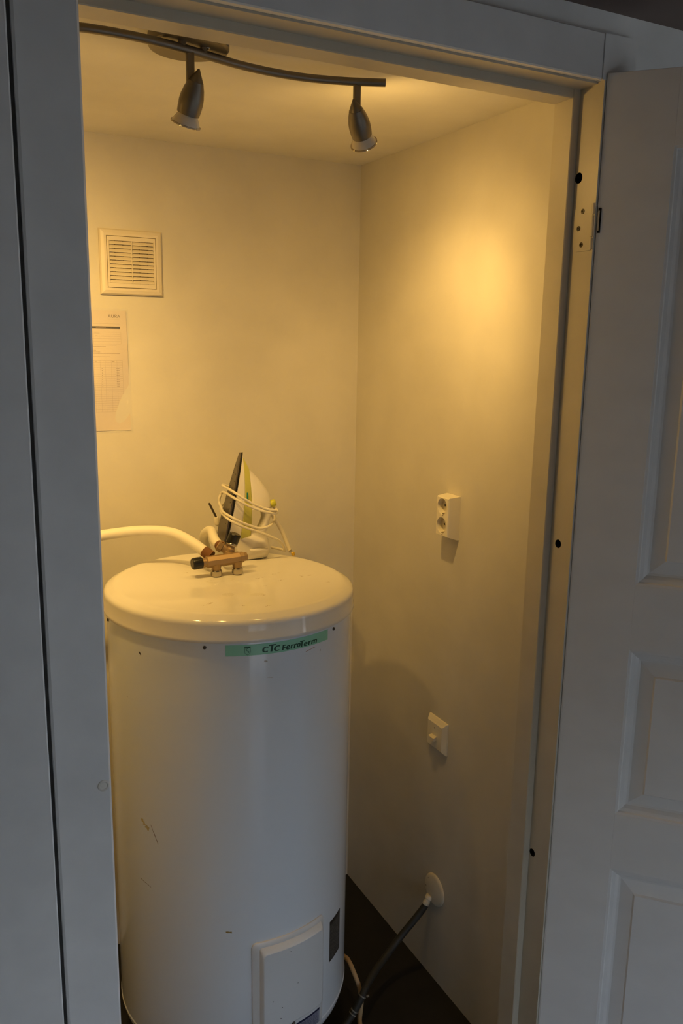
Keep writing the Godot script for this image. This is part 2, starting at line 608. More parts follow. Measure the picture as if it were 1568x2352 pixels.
# curved patch with its own texture coordinates; "drop" lets its right end hang lower
func tank_patch(a0: float, a1: float, y0: float, y1: float, r: float, thick: float, drop := 0.0) -> MB:
	var mb := MB.new()
	var n := 14
	for i in n:
		var t0 := float(i) / n; var t1 := float(i + 1) / n
		var d0 := drop * t0; var d1 := drop * t1
		var A := lerpf(a0, a1, t0); var B := lerpf(a0, a1, t1)
		var p := tp(A, y1 - d0, r + thick); var q := tp(B, y1 - d1, r + thick)
		var s := tp(B, y0 - d1, r + thick); var w := tp(A, y0 - d0, r + thick)
		mb.tri(p, q, s, 1, Vector2(t0, 0), Vector2(t1, 0), Vector2(t1, 1))
		mb.tri(p, s, w, 1, Vector2(t0, 0), Vector2(t1, 1), Vector2(t0, 1))
		mb.quad_out(p, q, tp(B, y1 - d1, r), tp(A, y1 - d0, r), Vector3.UP)
		mb.quad_out(w, s, tp(B, y0 - d1, r), tp(A, y0 - d0, r), Vector3.DOWN)
	mb.quad_out(tp(a0, y0, r), tp(a0, y1, r), tp(a0, y1, r + thick), tp(a0, y0, r + thick), tp(a0 - 90, 0, 1) - Vector3(TX, 0, TZ))
	mb.quad_out(tp(a1, y0 - drop, r), tp(a1, y1 - drop, r), tp(a1, y1 - drop, r + thick), tp(a1, y0 - drop, r + thick), tp(a1 + 90, 0, 1) - Vector3(TX, 0, TZ))
	return mb


func text_mesh(s: String, size: float, weight := 700) -> Array:
	var f := SystemFont.new()
	f.font_names = PackedStringArray(["Droid Sans"])
	f.font_weight = weight
	var t := TextMesh.new()
	t.text = s
	t.font = f
	t.font_size = 64
	t.pixel_size = 0.01
	t.depth = 0.0
	t.curve_step = 1.0
	t.horizontal_alignment = HORIZONTAL_ALIGNMENT_LEFT
	t.vertical_alignment = VERTICAL_ALIGNMENT_BOTTOM
	var a := t.surface_get_arrays(0)
	var vs: PackedVector3Array = a[Mesh.ARRAY_VERTEX]
	var idx = a[Mesh.ARRAY_INDEX]
	var out := PackedVector3Array()
	var lo := Vector2(1e9, 1e9); var hi := Vector2(-1e9, -1e9)
	if idx == null:
		out = vs
	else:
		for i in idx:
			out.append(vs[i])
	for p in out:
		lo = lo.min(Vector2(p.x, p.y)); hi = hi.max(Vector2(p.x, p.y))
	for i in out.size():
		out[i] = Vector3((out[i].x - lo.x) * size, (out[i].y - lo.y) * size, 0)
	return [out, (hi.x - lo.x) * size, (hi.y - lo.y) * size]


func water_heater() -> void:
	var o := thing("water_heater", "tall white cylindrical hot water tank with a domed lid standing in the closet", "water heater", Vector3(TX, 0, TZ))
	# ---- body, its specks and scuffs printed into the paint
	var im := Image.create(2048, 1024, false, Image.FORMAT_RGB8)
	im.fill(Color(0.91, 0.935, 0.955))
	var rng := RandomNumberGenerator.new()
	rng.seed = 5
	# u runs once round from the back, v from bottom to top: px(angle), py(height)
	var px := func(deg: float) -> float: return fposmod(deg / 360.0 + 0.5, 1.0) * 2048.0
	var py := func(y: float) -> float: return (y - 0.118) / (1.075 - 0.118) * 1024.0
	var scuff := func(a0: float, y0: float, a1: float, y1: float, c: Color, w: float) -> void:
		var p := Vector2(px.call(a0), py.call(y0)); var q := Vector2(px.call(a1), py.call(y1))
		var n := int(p.distance_to(q) * 2) + 1
		for i in n + 1:
			var s := p.lerp(q, float(i) / n)
			for dx in range(-int(w), int(w) + 1):
				for dy in range(-int(w), int(w) + 1):
					im.set_pixel(clampi(int(s.x) + dx, 0, 2047), clampi(int(s.y) + dy, 0, 1023), c)
	var grey := Color(0.30, 0.27, 0.24); var rust := Color(0.62, 0.52, 0.30)
	scuff.call(-58.6, 0.669, -54.7, 0.632, Color(0.42, 0.36, 0.31), 0)
	scuff.call(-57.0, 0.655, -54.9, 0.634, Color(0.40, 0.34, 0.30), 0)
	scuff.call(-66.5, 0.5335, -59.8, 0.526, Color(0.48, 0.42, 0.38), 0)
	scuff.call(-62.3, 1.034, -61.4, 1.031, grey, 1)
	for k in 36:
		var t := rng.randf()
		scuff.call(-64.8 + 4.6 * t + rng.randf_range(-0.8, 0.8), 0.676 - 0.02 * t + rng.randf_range(-0.004, 0.004), -64.6 + 4.6 * t, 0.674 - 0.02 * t, Color(0.80, 0.74, 0.56), rng.randi_range(0, 1))
	scuff.call(-23.2, 0.455, -21.0, 0.4535, rust, 1)
	scuff.call(-5.8, 1.0315, -4.8, 1.0308, Color(0.72, 0.68, 0.63), 1)
	scuff.call(14.0, 1.0345, 19.0, 1.0385, Color(0.66, 0.50, 0.46), 0)
	scuff.call(-4.5, 0.998, -2.2, 0.996, Color(0.82, 0.81, 0.79), 0)
	scuff.call(22.4, 1.03, 22.6, 1.026, Color(0.6, 0.5, 0.42), 0)
	scuff.call(-72.0, 0.93, -71.8, 0.928, grey, 0)
	var tb := mat(Color.WHITE, 0.12)
	tb.albedo_texture = ImageTexture.create_from_image(im)
	tb.metallic_specular = 0.55
	var prof := [[0.2, 0.118], [0.238, 0.118], [0.250, 0.1215], [0.2575, 0.1295], [0.2615, 0.142], [0.2627, 0.158], [0.2627, 1.075]]
	var mb := MB.new()
	var n := 96
	for k in prof.size() - 1:
		for i in n:
			var t0 := float(i) / n; var t1 := float(i + 1) / n
			var A := -180.0 + 360.0 * t0; var B := -180.0 + 360.0 * t1
			var v0: float = (prof[k][1] - 0.118) / 0.957; var v1: float = (prof[k + 1][1] - 0.118) / 0.957
			var a := tp(A, prof[k][1], prof[k][0]); var b := tp(B, prof[k][1], prof[k][0])
			var c := tp(B, prof[k + 1][1], prof[k + 1][0]); var d := tp(A, prof[k + 1][1], prof[k + 1][0])
			mb.tri(a, c, b, 1, Vector2(t0, v0), Vector2(t1, v1), Vector2(t1, v0))
			mb.tri(a, d, c, 1, Vector2(t0, v0), Vector2(t0, v1), Vector2(t1, v1))
	for i in n:
		mb.tri_out(tp(-180.0 + 360.0 * i / n, 0.118, 0.2), tp(-180.0 + 360.0 * (i + 1) / n, 0.118, 0.2), Vector3(TX, 0.118, TZ), Vector3.DOWN)
	var body := part(o, "body", mb, tb)
	mb = MB.new()   # seam bead round the foot of the jacket
	mb.lathe([[0.2620, 0.150], [0.2640, 0.152], [0.2640, 0.156], [0.2620, 0.158]], Transform3D(Basis(), Vector3(TX, 0, TZ)), 96)
	part(body, "seam", mb, tb)
	for a in [40.0, 160.0, 280.0]:
		mb = MB.new()
		mb.lathe([[0.0, 0.0], [0.026, 0.0], [0.026, 0.008], [0.016, 0.012], [0.016, 0.119], [0.0, 0.119]], Transform3D(Basis(), tp(a, 0.0, 0.19)), 20, [1, 2, 3, 4])
		part(o, "leg", mb, black_plastic)
	# ---- lid, sitting a touch lower on the right
	var li := Image.create(1024, 1024, false, Image.FORMAT_RGB8)
	li.fill(Color(0.90, 0.885, 0.84))
	for q in [[0.30, -0.60, 3], [0.265, -0.36, 2], [0.275, -0.365, 3], [0.33, -0.33, 2], [0.395, -0.38, 2], [0.43, -0.50, 3], [0.445, -0.505, 2], [0.47, -0.47, 2], [0.53, -0.49, 3], [0.545, -0.485, 4], [0.525, -0.482, 3], [0.475, -0.52, 2], [0.49, -0.525, 2], [0.28, -0.37, 2], [0.42, -0.44, 2], [0.375, -0.31, 2], [0.21, -0.42, 2], [0.56, -0.42, 2]]:
		for k in 14:
			var x := int((q[0] - TX + 0.27) / 0.54 * 1024 + rng.randfn() * 5.0)
			var y := int((q[1] - TZ + 0.27) / 0.54 * 1024 + rng.randfn() * 2.0)
			var w: int = q[2] - 1
			li.fill_rect(Rect2i(x, y, w + rng.randi_range(0, 3), maxi(w - 1, 1)), Color(0.66, 0.55, 0.33).lerp(Color(0.45, 0.36, 0.24), rng.randf()))
	for q in [[0.35, -0.515, 0.03, 0.01], [0.33, -0.41, 0.012, 0.012], [0.385, -0.39, 0.014, 0.01]]:   # limescale rings and a smear
		for k in 500:
			var t := rng.randf() * TAU
			var rr := 1.0 + rng.randfn() * 0.05 if q[2] > 0.02 else sqrt(rng.randf())
			li.fill_rect(Rect2i(int((q[0] + cos(t) * q[2] * rr - TX + 0.27) / 0.54 * 1024), int((q[1] + sin(t) * q[3] * rr - TZ + 0.27) / 0.54 * 1024), 2, 2), Color(0.865, 0.845, 0.785))
	var lm := mat(Color.WHITE, 0.09)
	lm.albedo_texture = ImageTexture.create_from_image(li)
	mb = MB.new()
	prof = [[0.2600, 1.0727], [0.2688, 1.0727], [0.2694, 1.0740], [0.2694, 1.0795], [0.2678, 1.0830], [0.2675, 1.1060], [0.2668, 1.1100], [0.2645, 1.1140], [0.2600, 1.1165], [0.2560, 1.1185], [0.2490, 1.1222], [0.2450, 1.1234], [0.238, 1.1238], [0.12, 1.1242], [0.0, 1.1242]]
	var tilt := Transform3D(Basis(Vector3(0, 0, 1), deg_to_rad(-0.8)), Vector3(TX, 1.1, TZ)) * Transform3D(Basis(), Vector3(-TX, -1.1, -TZ))
	mb.lathe(prof, Transform3D(Basis(), Vector3(TX, 0, TZ)), 128, [1])
	for i in mb.v.size():
		var p := mb.v[i]
		mb.uv[i] = Vector2((p.x - TX + 0.27) / 0.54, (p.z - TZ + 0.27) / 0.54)
		mb.v[i] = tilt * p
	part(o, "lid", mb, lm)
	# ---- green name strip under the lid
	var green := mat(Color(0.60, 0.85, 0.72), 0.35)
	var dark_green := mat(Color(0.04, 0.29, 0.18), 0.4)
	var strip := part(o, "name_strip", tank_patch(-22.1, 27.4, 1.0468, 1.0685, 0.2627, 0.0006, 0.0030), green, "green strip with dark green lettering")
	var lay := func(s: String, h: float, deg: float, y: float, r: float, m: Material, width := 0.0) -> void:
		var t := text_mesh(s, 1.0)
		var k: float = h / t[2]
		var kx: float = width / t[1] if width > 0.0 else k
		var tm := MB.new()
		var vs: PackedVector3Array = t[0]
		var layer := 0
		for e in [Vector2(-0.0003, 0.0), Vector2(0.0, -0.0001), Vector2(0.0003, 0.0)]:   # fat strokes
			layer += 1
			for i in range(0, vs.size(), 3):
				var q := []
				for j in 3:
					var p := vs[i + j]
					var x: float = p.x * kx + p.y * k * 0.16 + e.x
					q.append(tp(deg + rad_to_deg(x / 0.2635), y + p.y * k + e.y, r + 0.00002 * layer))
				var c: Vector3 = (q[0] + q[1] + q[2]) / 3.0
				tm.tri_out(q[0], q[1], q[2], Vector3(c.x - TX, 0, c.z - TZ), 1)
		part(strip, "lettering", tm, m)
	lay.call("C", 0.0110, -7.0, 1.0500, 0.26345, dark_green, 0.0118)
	lay.call("T", 0.0138, -4.3, 1.0500, 0.26350, dark_green, 0.0130)
	lay.call("C", 0.0110, -1.9, 1.0492, 0.26345, dark_green, 0.0118)
	lay.call("Ferro", 0.0108, 1.9, 1.0482, 0.26345, dark_green, 0.0405)
	lay.call("T", 0.0122, 10.3, 1.0474, 0.26350, dark_green, 0.0100)
	lay.call("erm", 0.0080, 12.5, 1.0468, 0.26345, dark_green, 0.0340)
	# shield with a curl on the strip
	var em := MB.new()
	var shield := []
	for q in [[-1.2, 0.0085], [1.2, 0.0085], [1.2, -0.002], [0.9, -0.0055], [0.0, -0.008], [-0.9, -0.0055], [-1.2, -0.002], [-1.2, 0.0085]]:
		shield.append(tp(-13.05 + q[0], 1.0558 + q[1], 0.26345))
	em.tube(shield, 0.00035, 6)
	var curl := []
	for k in 15:
		var t := k / 14.0
		curl.append(tp(-13.05 + 0.7 * sin(t * TAU * 0.95 + 0.5), 1.0520 + 0.0085 * t, 0.26345))
	em.tube(curl, 0.0004, 6)
	em.box(tp(-14.1, 1.0618, 0.2634) - Vector3(0.0, 0.0, 0.0002), tp(-12.0, 1.0632, 0.2634) + Vector3(0, 0, 0.0006))
	part(strip, "emblem", em, mat(Color(0.16, 0.42, 0.30), 0.4), "small dark green shield")
	# ---- screws below the lid
	for q in [[-30.6, 1.0640], [32.1, 1.0600], [-92.0, 1.064]]:
		mb = MB.new()
		var at := along(tp(q[0], q[1], 0.2620), tp(q[0], 0, 1.0) - Vector3(TX, 0, TZ))
		mb.lathe([[0.0, 0.0], [0.0036, 0.0], [0.0034, 0.002], [0.0022, 0.0034], [0.0, 0.0038]], at, 14)
		part(o, "screw", mb, screw_steel)
	# ---- curved access cover low on the front
	mb = MB.new()
	var rings := [tank_ring(-12.0, 26.4, 0.150, 0.4225, 0.010, 0.2600), tank_ring(-12.0, 26.4, 0.150, 0.4225, 0.010, 0.2652)]
	rings.append(tank_ring(-11.7, 26.1, 0.1512, 0.4213, 0.010, 0.2664))
	rings.append(tank_ring(-8.6, 25.0, 0.205, 0.4100, 0.006, 0.2664))
	rings.append(tank_ring(-7.6, 24.2, 0.213, 0.4010, 0.008, 0.2745))
	rings.append(tank_ring(-7.0, 23.7, 0.216, 0.3980, 0.010, 0.2758))
	for s in [0.85, 0.65, 0.45, 0.25, 0.05]:
		var q := shrunk(-7.0, 23.7, 0.216, 0.3980, s)
		rings.append(tank_ring(q[0], q[1], q[2], q[3], 0.010 * s, 0.2758))
	mb.loft(rings, false, true, true, [1, 3, 5])
	var cover := part(o, "access_cover", mb, mat(Color(0.88, 0.885, 0.88), 0.3), "raised curved plastic cover plate")
	for q in [[8.0, 0.2], [-6.5, 0.17]]:
		mb = MB.new()
		mb.lathe([[0.0, 0.0], [0.0046, 0.0], [0.0046, 0.0012], [0.0028, 0.0028], [0.0, 0.003]], along(tp(q[0], q[1], 0.2662), tp(q[0], 0, 1.0) - Vector3(TX, 0, TZ)), 14)
		part(cover, "screw", mb, screw_steel)
	for q in [[-3.0, 0.283], [1.2, 0.262], [9.0, 0.305], [5.3, 0.388], [0.6, 0.236]]:
		mb = MB.new()
		mb.lathe([[0.0, 0.0], [0.0011, 0.0], [0.0, 0.0006]], along(tp(q[0], q[1], 0.2757), tp(q[0], 0, 1.0) - Vector3(TX, 0, TZ)), 8)
		part(cover, "speck", mb, dark_hole)
	# ---- printed plates
	var pl := Image.create(160, 320, false, Image.FORMAT_RGB8)
	pl.fill(Color(0.27, 0.26, 0.25))
	pl.fill_rect(Rect2i(0, 0, 160, 26), Color(0.13, 0.125, 0.12))
	for row in 30:
		var x := 6
		while x < 150:
			var w := rng.randi_range(4, 16)
			if rng.randf() < 0.6:
				pl.fill_rect(Rect2i(x, 34 + row * 9, mini(w, 150 - x), 4), Color(0.52, 0.50, 0.48).darkened(rng.randf() * 0.3))
			x += w + rng.randi_range(2, 5)
	var pm := mat(Color.WHITE, 0.4)
	pm.albedo_texture = ImageTexture.create_from_image(pl)
	part(o, "rating_plate", tank_patch(32.8, 44.3, 0.280, 0.3805, 0.2627, 0.0005), pm, "dark grey plate of small print")
	var wl := Image.create(320, 160, false, Image.FORMAT_RGB8)
	wl.fill(Color(0.62, 0.63, 0.68))
	wl.fill_rect(Rect2i(0, 0, 320, 22), Color(0.14, 0.15, 0.28))
	for row in 14:
		var x := 8
		while x < 300:
			var w := rng.randi_range(6, 22)
			wl.fill_rect(Rect2i(x, 30 + row * 9, mini(w, 305 - x), 5), Color(0.20, 0.21, 0.34).lightened(rng.randf() * 0.2))
			x += w + rng.randi_range(3, 6)
	var wm := mat(Color.WHITE, 0.4)
	wm.albedo_texture = ImageTexture.create_from_image(wl)
	part(cover, "warning_label", tank_patch(9.6, 24.0, 0.160, 0.1965, 0.2664, 0.0004), wm, "pale label with dark blue print")


# ---------------------------------------------------------------- brass mixing valve on the lid
func knob(o: Node3D, c: Vector3, d: Vector3, r: float, l: float) -> void:
	var mb := MB.new()
	var rings := []
	var t := along(c, d)
	var n := 36
	for q in [[0.86, -0.5], [0.97, -0.46], [1.0, -0.38], [1.0, 0.34], [0.95, 0.44], [0.84, 0.5], [0.70, 0.5], [0.66, 0.46], [0.0, 0.46]]:
		var ring := PackedVector3Array()
		for i in n:
			var a := TAU * i / n
			var rr: float = r * maxf(q[0], 1e-4) * (1.0 - (0.045 if i % 3 == 0 and absf(q[1]) < 0.42 else 0.0))
			ring.append(t * Vector3(rr * cos(a), q[1] * l, rr * sin(a)))
		rings.append(ring)
	mb.loft(rings, true, false, true, [5, 7])
	var k := part(o, "knob", mb, black_plastic, "ribbed black plastic knob")
	mb = MB.new()
	mb.lathe([[0.70 * r, 0.0], [0.76 * r, 0.0], [0.76 * r, 0.0005], [0.70 * r, 0.0005], [0.70 * r, 0.0]], along(t * Vector3(0, 0.5 * l, 0), d), 32, [1, 2, 3])
	part(k, "ring", mb, mat(Color(0.45, 0.42, 0.36), 0.4))


func mixing_valve() -> void:
	var o := thing("mixing_valve", "brass pipe valve with two black knobs standing on the tank lid", "valve", Vector3(0.376, LID_Y, -0.548))
	var mb := MB.new()
	var a := Vector3(0.3300, 1.1585, -0.548); var b := Vector3(0.4150, 1.1622, -0.548)
	var d := (b - a).normalized()
	# octagonal bar
	mb.loft([oct(a, d, 0.0118), oct(a + d * 0.0015, d, 0.0135), oct(b - d * 0.010, d, 0.0135), oct(b - d * 0.008, d, 0.0125), oct(b, d, 0.0118)], true, true, false)
	mb.lathe([[0.0100, -0.014], [0.0100, 0.001]], along(a, d), 20, [])
	var body := part(o, "body", mb, brass)
	mb = MB.new()
	mb.lathe([[0.0, 0.0], [0.0088, 0.0], [0.0098, 0.002], [0.0098, 0.0085], [0.0070, 0.0105], [0.0, 0.0105]], along(b - d * 0.001, d), 6, [], false)
	part(body, "plug", mb, brass)
	var feet := [[0.3525, brass], [0.4010, chrome]]
	for q in feet:
		mb = MB.new()
		mb.lathe([[0.0095, 1.1395], [0.0108, 1.146], [0.0125, 1.155]], Transform3D(Basis(), Vector3(q[0], 0, -0.548)), 24)
		part(body, "branch", mb, brass)
		mb = MB.new()
		mb.lathe([[0.0, LID_Y - 0.0005], [0.0085, LID_Y - 0.0005], [0.0105, 1.1262], [0.0122, 1.1280], [0.0124, 1.1375], [0.0110, 1.1402], [0.0, 1.1402]], Transform3D(Basis(), Vector3(q[0], 0, -0.548)), 24, [2, 4, 5])
		part(o, "union_nut", mb, chrome)
	# left knob on its stem
	knob(o, Vector3(0.3095, 1.1588, -0.548), Vector3(-1, -0.045, 0.05), 0.0130, 0.0225)
	# rear branch rising behind the bar, with its own knob
	mb = MB.new()
	mb.tube(spline([Vector3(0.385, 1.163, -0.555), Vector3(0.386, 1.171, -0.568), Vector3(0.380, 1.180, -0.574), Vector3(0.372, 1.184, -0.578)], 4), 0.0095, 16)
	mb.lathe([[0.0105, 0.0], [0.0105, 0.010], [0.0085, 0.013], [0.0080, 0.020]], along(Vector3(0.3885, 1.1685, -0.565), Vector3(0.34, 0.93, -0.1)), 16, [1, 2])
	mb.lathe([[0.0130, 0.0], [0.0130, 0.010], [0.0100, 0.012]], along(Vector3(0.377, 1.181, -0.576), Vector3(-0.7, 0.5, -0.4)), 6, [], false)
	part(o, "rear_branch", mb, brass)
	mb = MB.new()
	mb.lathe([[0.0118, 0.0], [0.0125, 0.001], [0.0125, 0.0045], [0.0112, 0.006]], along(Vector3(0.3950, 1.1850, -0.567), Vector3(0.34, 0.93, -0.1)), 20)
	part(o, "collar", mb, chrome)
	knob(o, Vector3(0.4000, 1.2010, -0.568), Vector3(0.34, 0.93, 0.14), 0.0135, 0.024)


func oct(c: Vector3, d: Vector3, r: float) -> PackedVector3Array:
	var side := d.cross(Vector3.UP).normalized()
	return MB.circle(c, side, side.cross(d), r, 8, PI / 8)


func pipes() -> void:
	var insul := mat(Color(0.90, 0.875, 0.80), 0.55)
	var torn := mat(Color(0.45, 0.30, 0.17), 0.9)
	var o := thing("insulated_pipe", "thick white insulated pipe arching from the left to the tank valve", "pipe", Vector3(0.34, 1.17, -0.575))
	var mb := MB.new()
	var path := spline([Vector3(0.3385, 1.1735, -0.578), Vector3(0.3241, 1.1862, -0.600), Vector3(0.3037, 1.1995, -0.630), Vector3(0.2848, 1.2065, -0.652), Vector3(0.2557, 1.2095, -0.672), Vector3(0.2019, 1.2090, -0.69), Vector3(0.1311, 1.2002, -0.71), Vector3(0.06, 1.185, -0.73), Vector3(-0.05, 1.15, -0.75), Vector3(-0.16, 1.08, -0.77), Vector3(-0.2, 0.95, -0.78), Vector3(-0.2, 0.5, -0.79), Vector3(-0.2, 0.0, -0.79)], 8)
	mb.tube(path, 0.0118, 18)
	part(o, "insulation", mb, insul)
	mb = MB.new()
	mb.tube([Vector3(0.348, 1.166, -0.566), Vector3(0.3405, 1.1720, -0.5755), Vector3(0.3365, 1.1753, -0.5808)], 0.0124, 16)
	part(o, "torn_end", mb, torn, "ragged brown end of the insulation")
	o = thing("insulated_pipe", "short white insulated pipe bending up behind the iron from the valve", "pipe", Vector3(0.372, 1.185, -0.58))
	mb = MB.new()
	mb.tube(spline([Vector3(0.3710, 1.1855, -0.583), Vector3(0.3715, 1.1880, -0.600), Vector3(0.3745, 1.1915, -0.625), Vector3(0.3830, 1.1935, -0.660), Vector3(0.3935, 1.1915, -0.700), Vector3(0.4000, 1.1800, -0.75), Vector3(0.408, 1.150, -0.805), Vector3(0.430, 1.08, -0.835), Vector3(0.430, 0.9, -0.85), Vector3(0.430, 0.5, -0.85), Vector3(0.430, 0.0, -0.85)], 8), 0.0105, 18)
	part(o, "insulation", mb, insul)
	mb = MB.new()
	mb.tube([Vector3(0.3755, 1.1830, -0.5735), Vector3(0.3708, 1.1856, -0.5850)], 0.0110, 16)
	part(o, "torn_end", mb, torn, "ragged brown end of the insulation")
	# small brass tap fitting on the lid
	o = thing("brass_fitting", "tiny brass fitting lying on the tank lid right of the iron", "fitting", Vector3(0.588, 1.121, -0.664))
	mb = MB.new()
	mb.lathe([[0.0, 0.0], [0.004, 0.0], [0.004, 0.004], [0.0028, 0.005], [0.0028, 0.008], [0.0, 0.008]], Transform3D(Basis(), Vector3(0.588, 1.1205, -0.664)), 14, [1, 2, 3, 4])
	mb.lathe([[0.0, 0.0], [0.0025, 0.0], [0.0025, 0.008], [0.0, 0.008]], along(Vector3(0.583, 1.1255, -0.664), Vector3(1, 0.2, 0.1)), 10, [1, 2])
	part(o, "fitting_body", mb, mat(Color(0.80, 0.66, 0.22), 0.3, 0.6))


# ---------------------------------------------------------------- the iron
# cross-section across z between x0 (towards the sole) and x1 (towards the handle), half-widths h0 and h1
func iron_ring(x0: float, x1: float, y: float, zc: float, h0: float, h1: float, round_end := false) -> PackedVector3Array:
	var a := PackedVector3Array()
	var n := 8
	for i in n + 1:
		var t := float(i) / n
		var h := lerpf(h0, h1, t)
		if round_end:
			h = lerpf(h0, h1, t) * sqrt(maxf(1.0 - pow(t, 3.2), 0.0004))
		a.append(Vector3(lerpf(x0, x1, t), y, zc + h))
	for i in n + 1:
		var t := 1.0 - float(i) / n
		var h := lerpf(h0, h1, t)
		if round_end:
			h = lerpf(h0, h1, t) * sqrt(maxf(1.0 - pow(t, 3.2), 0.0004))
		a.append(Vector3(lerpf(x0, x1, t), y, zc - h))
	return a


func iron() -> void:
	var o := thing("clothes_iron", "white and lime green clothes iron standing on its heel on the tank lid", "iron", Vector3(0.49, LID_Y, -0.69))
	var plastic := mat(Color(0.90, 0.88, 0.84), 0.3)
	var lime := mat(Color(0.72, 0.71, 0.36), 0.35)
	var sole_m := mat(Color(0.33, 0.30, 0.27), 0.38, 0.25)
	var edge_m := mat(Color(0.03, 0.03, 0.033), 0.3)
	var zc := -0.69
	# half-width of the sole along its height: rounded heel, bellied sides, pointed tip
	var hw := func(y: float) -> float:
		var t: float = clampf((y - 1.162) / (1.376 - 1.162), 0.0, 1.0)
		if t < 0.12:
			return 0.0555 * (0.55 + 0.45 * sqrt(1.0 - pow(1.0 - t / 0.12, 2.0)))
		return 0.0555 * pow(maxf(1.0 - pow((t - 0.12) / 0.88, 1.75), 0.0), 0.85)
	# the sole leans: x of its face at a height (far edge a little to the right)
	var sx := func(y: float) -> float: return lerpf(0.4100, 0.4610, (y - 1.170) / (1.376 - 1.170))
	var skew := 0.20
	var ys := []
	for k in 25:
		var t := k / 24.0
		ys.append(lerpf(1.162, 1.3755, 1.0 - pow(1.0 - t, 1.15)))
	var r := []
	for y in ys:
		r.append(iron_ring(sx.call(y), sx.call(y) + 0.0035, y, zc, maxf(hw.call(y), 0.0008), maxf(hw.call(y), 0.0008)))
	var mb := MB.new()
	mb.loft(r, true, true, false)
	skewed(mb, zc, skew)
	var sole := part(o, "soleplate", mb, sole_m, "dark grey soleplate with a pointed tip")
	# steam holes along the sole
	for k in 9:
		var y := 1.215 + 0.016 * k
		for s in [-1.0, 1.0]:
			mb = MB.new()
			var zz: float = zc + s * hw.call(y) * 0.55
			mb.lathe([[0.0, 0.0], [0.0019, 0.0], [0.0, 0.0004]], along(Vector3(sx.call(y) - 0.0002, y, zz), Vector3(-1, 0.22, 0)), 8)
			skewed(mb, zc, skew)
			part(sole, "steam_hole", mb, dark_hole)
	r = []
	for y in ys:
		r.append(iron_ring(sx.call(y) + 0.0035, sx.call(y) + 0.0085, y, zc, maxf(hw.call(y) * 1.01, 0.0009), maxf(hw.call(y) * 0.99, 0.0009)))
	mb = MB.new()
	mb.loft(r, true, true, false)
	skewed(mb, zc, skew)
	part(o, "sole_rim", mb, edge_m, "black rim round the soleplate")
	# profile rows: y, skirt end, strip end, shell end (in the plane of the near side)
	var rows := [[1.168, 0.4568, 0.4783, 0.4783], [1.185, 0.4555, 0.48, 0.48], [1.192, 0.4555, 0.481, 0.481], [1.214, 0.46, 0.4829, 0.4829], [1.233, 0.4624, 0.4837, 0.4837], [1.244, 0.4639, 0.484, 0.5425], [1.253, 0.4649, 0.4841, 0.5419], [1.262, 0.466, 0.4843, 0.5397], [1.276, 0.4678, 0.4847, 0.5345], [1.295, 0.4687, 0.4842, 0.521], [1.305, 0.469, 0.4838, 0.5133], [1.316, 0.4693, 0.4832, 0.5034], [1.327, 0.4695, 0.4827, 0.4926], [1.337, 0.4694, 0.4817, 0.4819], [1.35, 0.4687, 0.4758, 0.4759], [1.362, 0.4682, 0.4698, 0.4699], [1.369, 0.4671, 0.4676, 0.4677]]
	var skirt := []; var band := []; var shell := []
	for q in rows:
		var h: float = maxf(hw.call(q[0]) * 0.97, 0.0012)
		var x0: float = sx.call(q[0]) + 0.0085
		skirt.append(iron_ring(x0, maxf(q[1], x0 + 0.0004), q[0], zc, h, h * 0.86))
		if q[0] < 1.363:
			band.append(iron_ring(q[1], maxf(q[2], q[1] + 0.0004), q[0], zc, h * 0.86, h * 0.80))
		if q[0] > 1.243 and q[0] < 1.338:
			shell.append(iron_ring(q[2], maxf(q[3], q[2] + 0.0003), q[0], zc, h * 0.80, h * 0.62, true))
	mb = MB.new(); mb.loft(skirt); skewed(mb, zc, skew)
	part(o, "skirt", mb, plastic)
	mb = MB.new(); mb.loft(band); skewed(mb, zc, skew)
	part(o, "body_band", mb, lime, "lime green band")
	mb = MB.new(); mb.loft(shell); skewed(mb, zc, skew)
	part(o, "shell", mb, plastic)
	mb = MB.new()   # small blue-green mark on the band
	mb.box(Vector3(0.4715, 1.264, zc + 0.0372), Vector3(0.4755, 1.286, zc + 0.0385), 0.0005)
	skewed(mb, zc, skew)
	part(o, "badge", mb, mat(Color(0.16, 0.50, 0.46), 0.3), "small teal badge")
	# handle: from the shell down to the heel
	mb = MB.new()
	r = []
	for q in [[0.520, 1.250, 0.017, 0.015], [0.527, 1.236, 0.0145, 0.016], [0.528, 1.222, 0.0135, 0.0165], [0.524, 1.208, 0.0135, 0.017], [0.517, 1.194, 0.016, 0.018], [0.508, 1.180, 0.022, 0.020]]:
		var ring := PackedVector3Array()
		for i in 20:
			var t := TAU * i / 20
			ring.append(Vector3(q[0] + q[2] * cos(t), q[1] + 0.25 * q[2] * cos(t), zc + q[3] * sin(t)))
		r.append(ring)
	mb.loft(r)
	skewed(mb, zc, skew)
	part(o, "handle", mb, plastic)
	mb = MB.new()
	mb.lathe([[0.0, 0.0], [0.0085, 0.0], [0.009, 0.002], [0.0085, 0.010], [0.006, 0.012], [0.0, 0.012]], along(Vector3(0.536, 1.2500, zc + 0.010), Vector3(0.9, 0.3, 0.4)), 18, [1, 4])
	part(o, "steam_button", mb, mat(Color(0.74, 0.74, 0.24), 0.3), "lime green button")
	# heel: tank end and the foot it stands on
	mb = MB.new()
	r = []
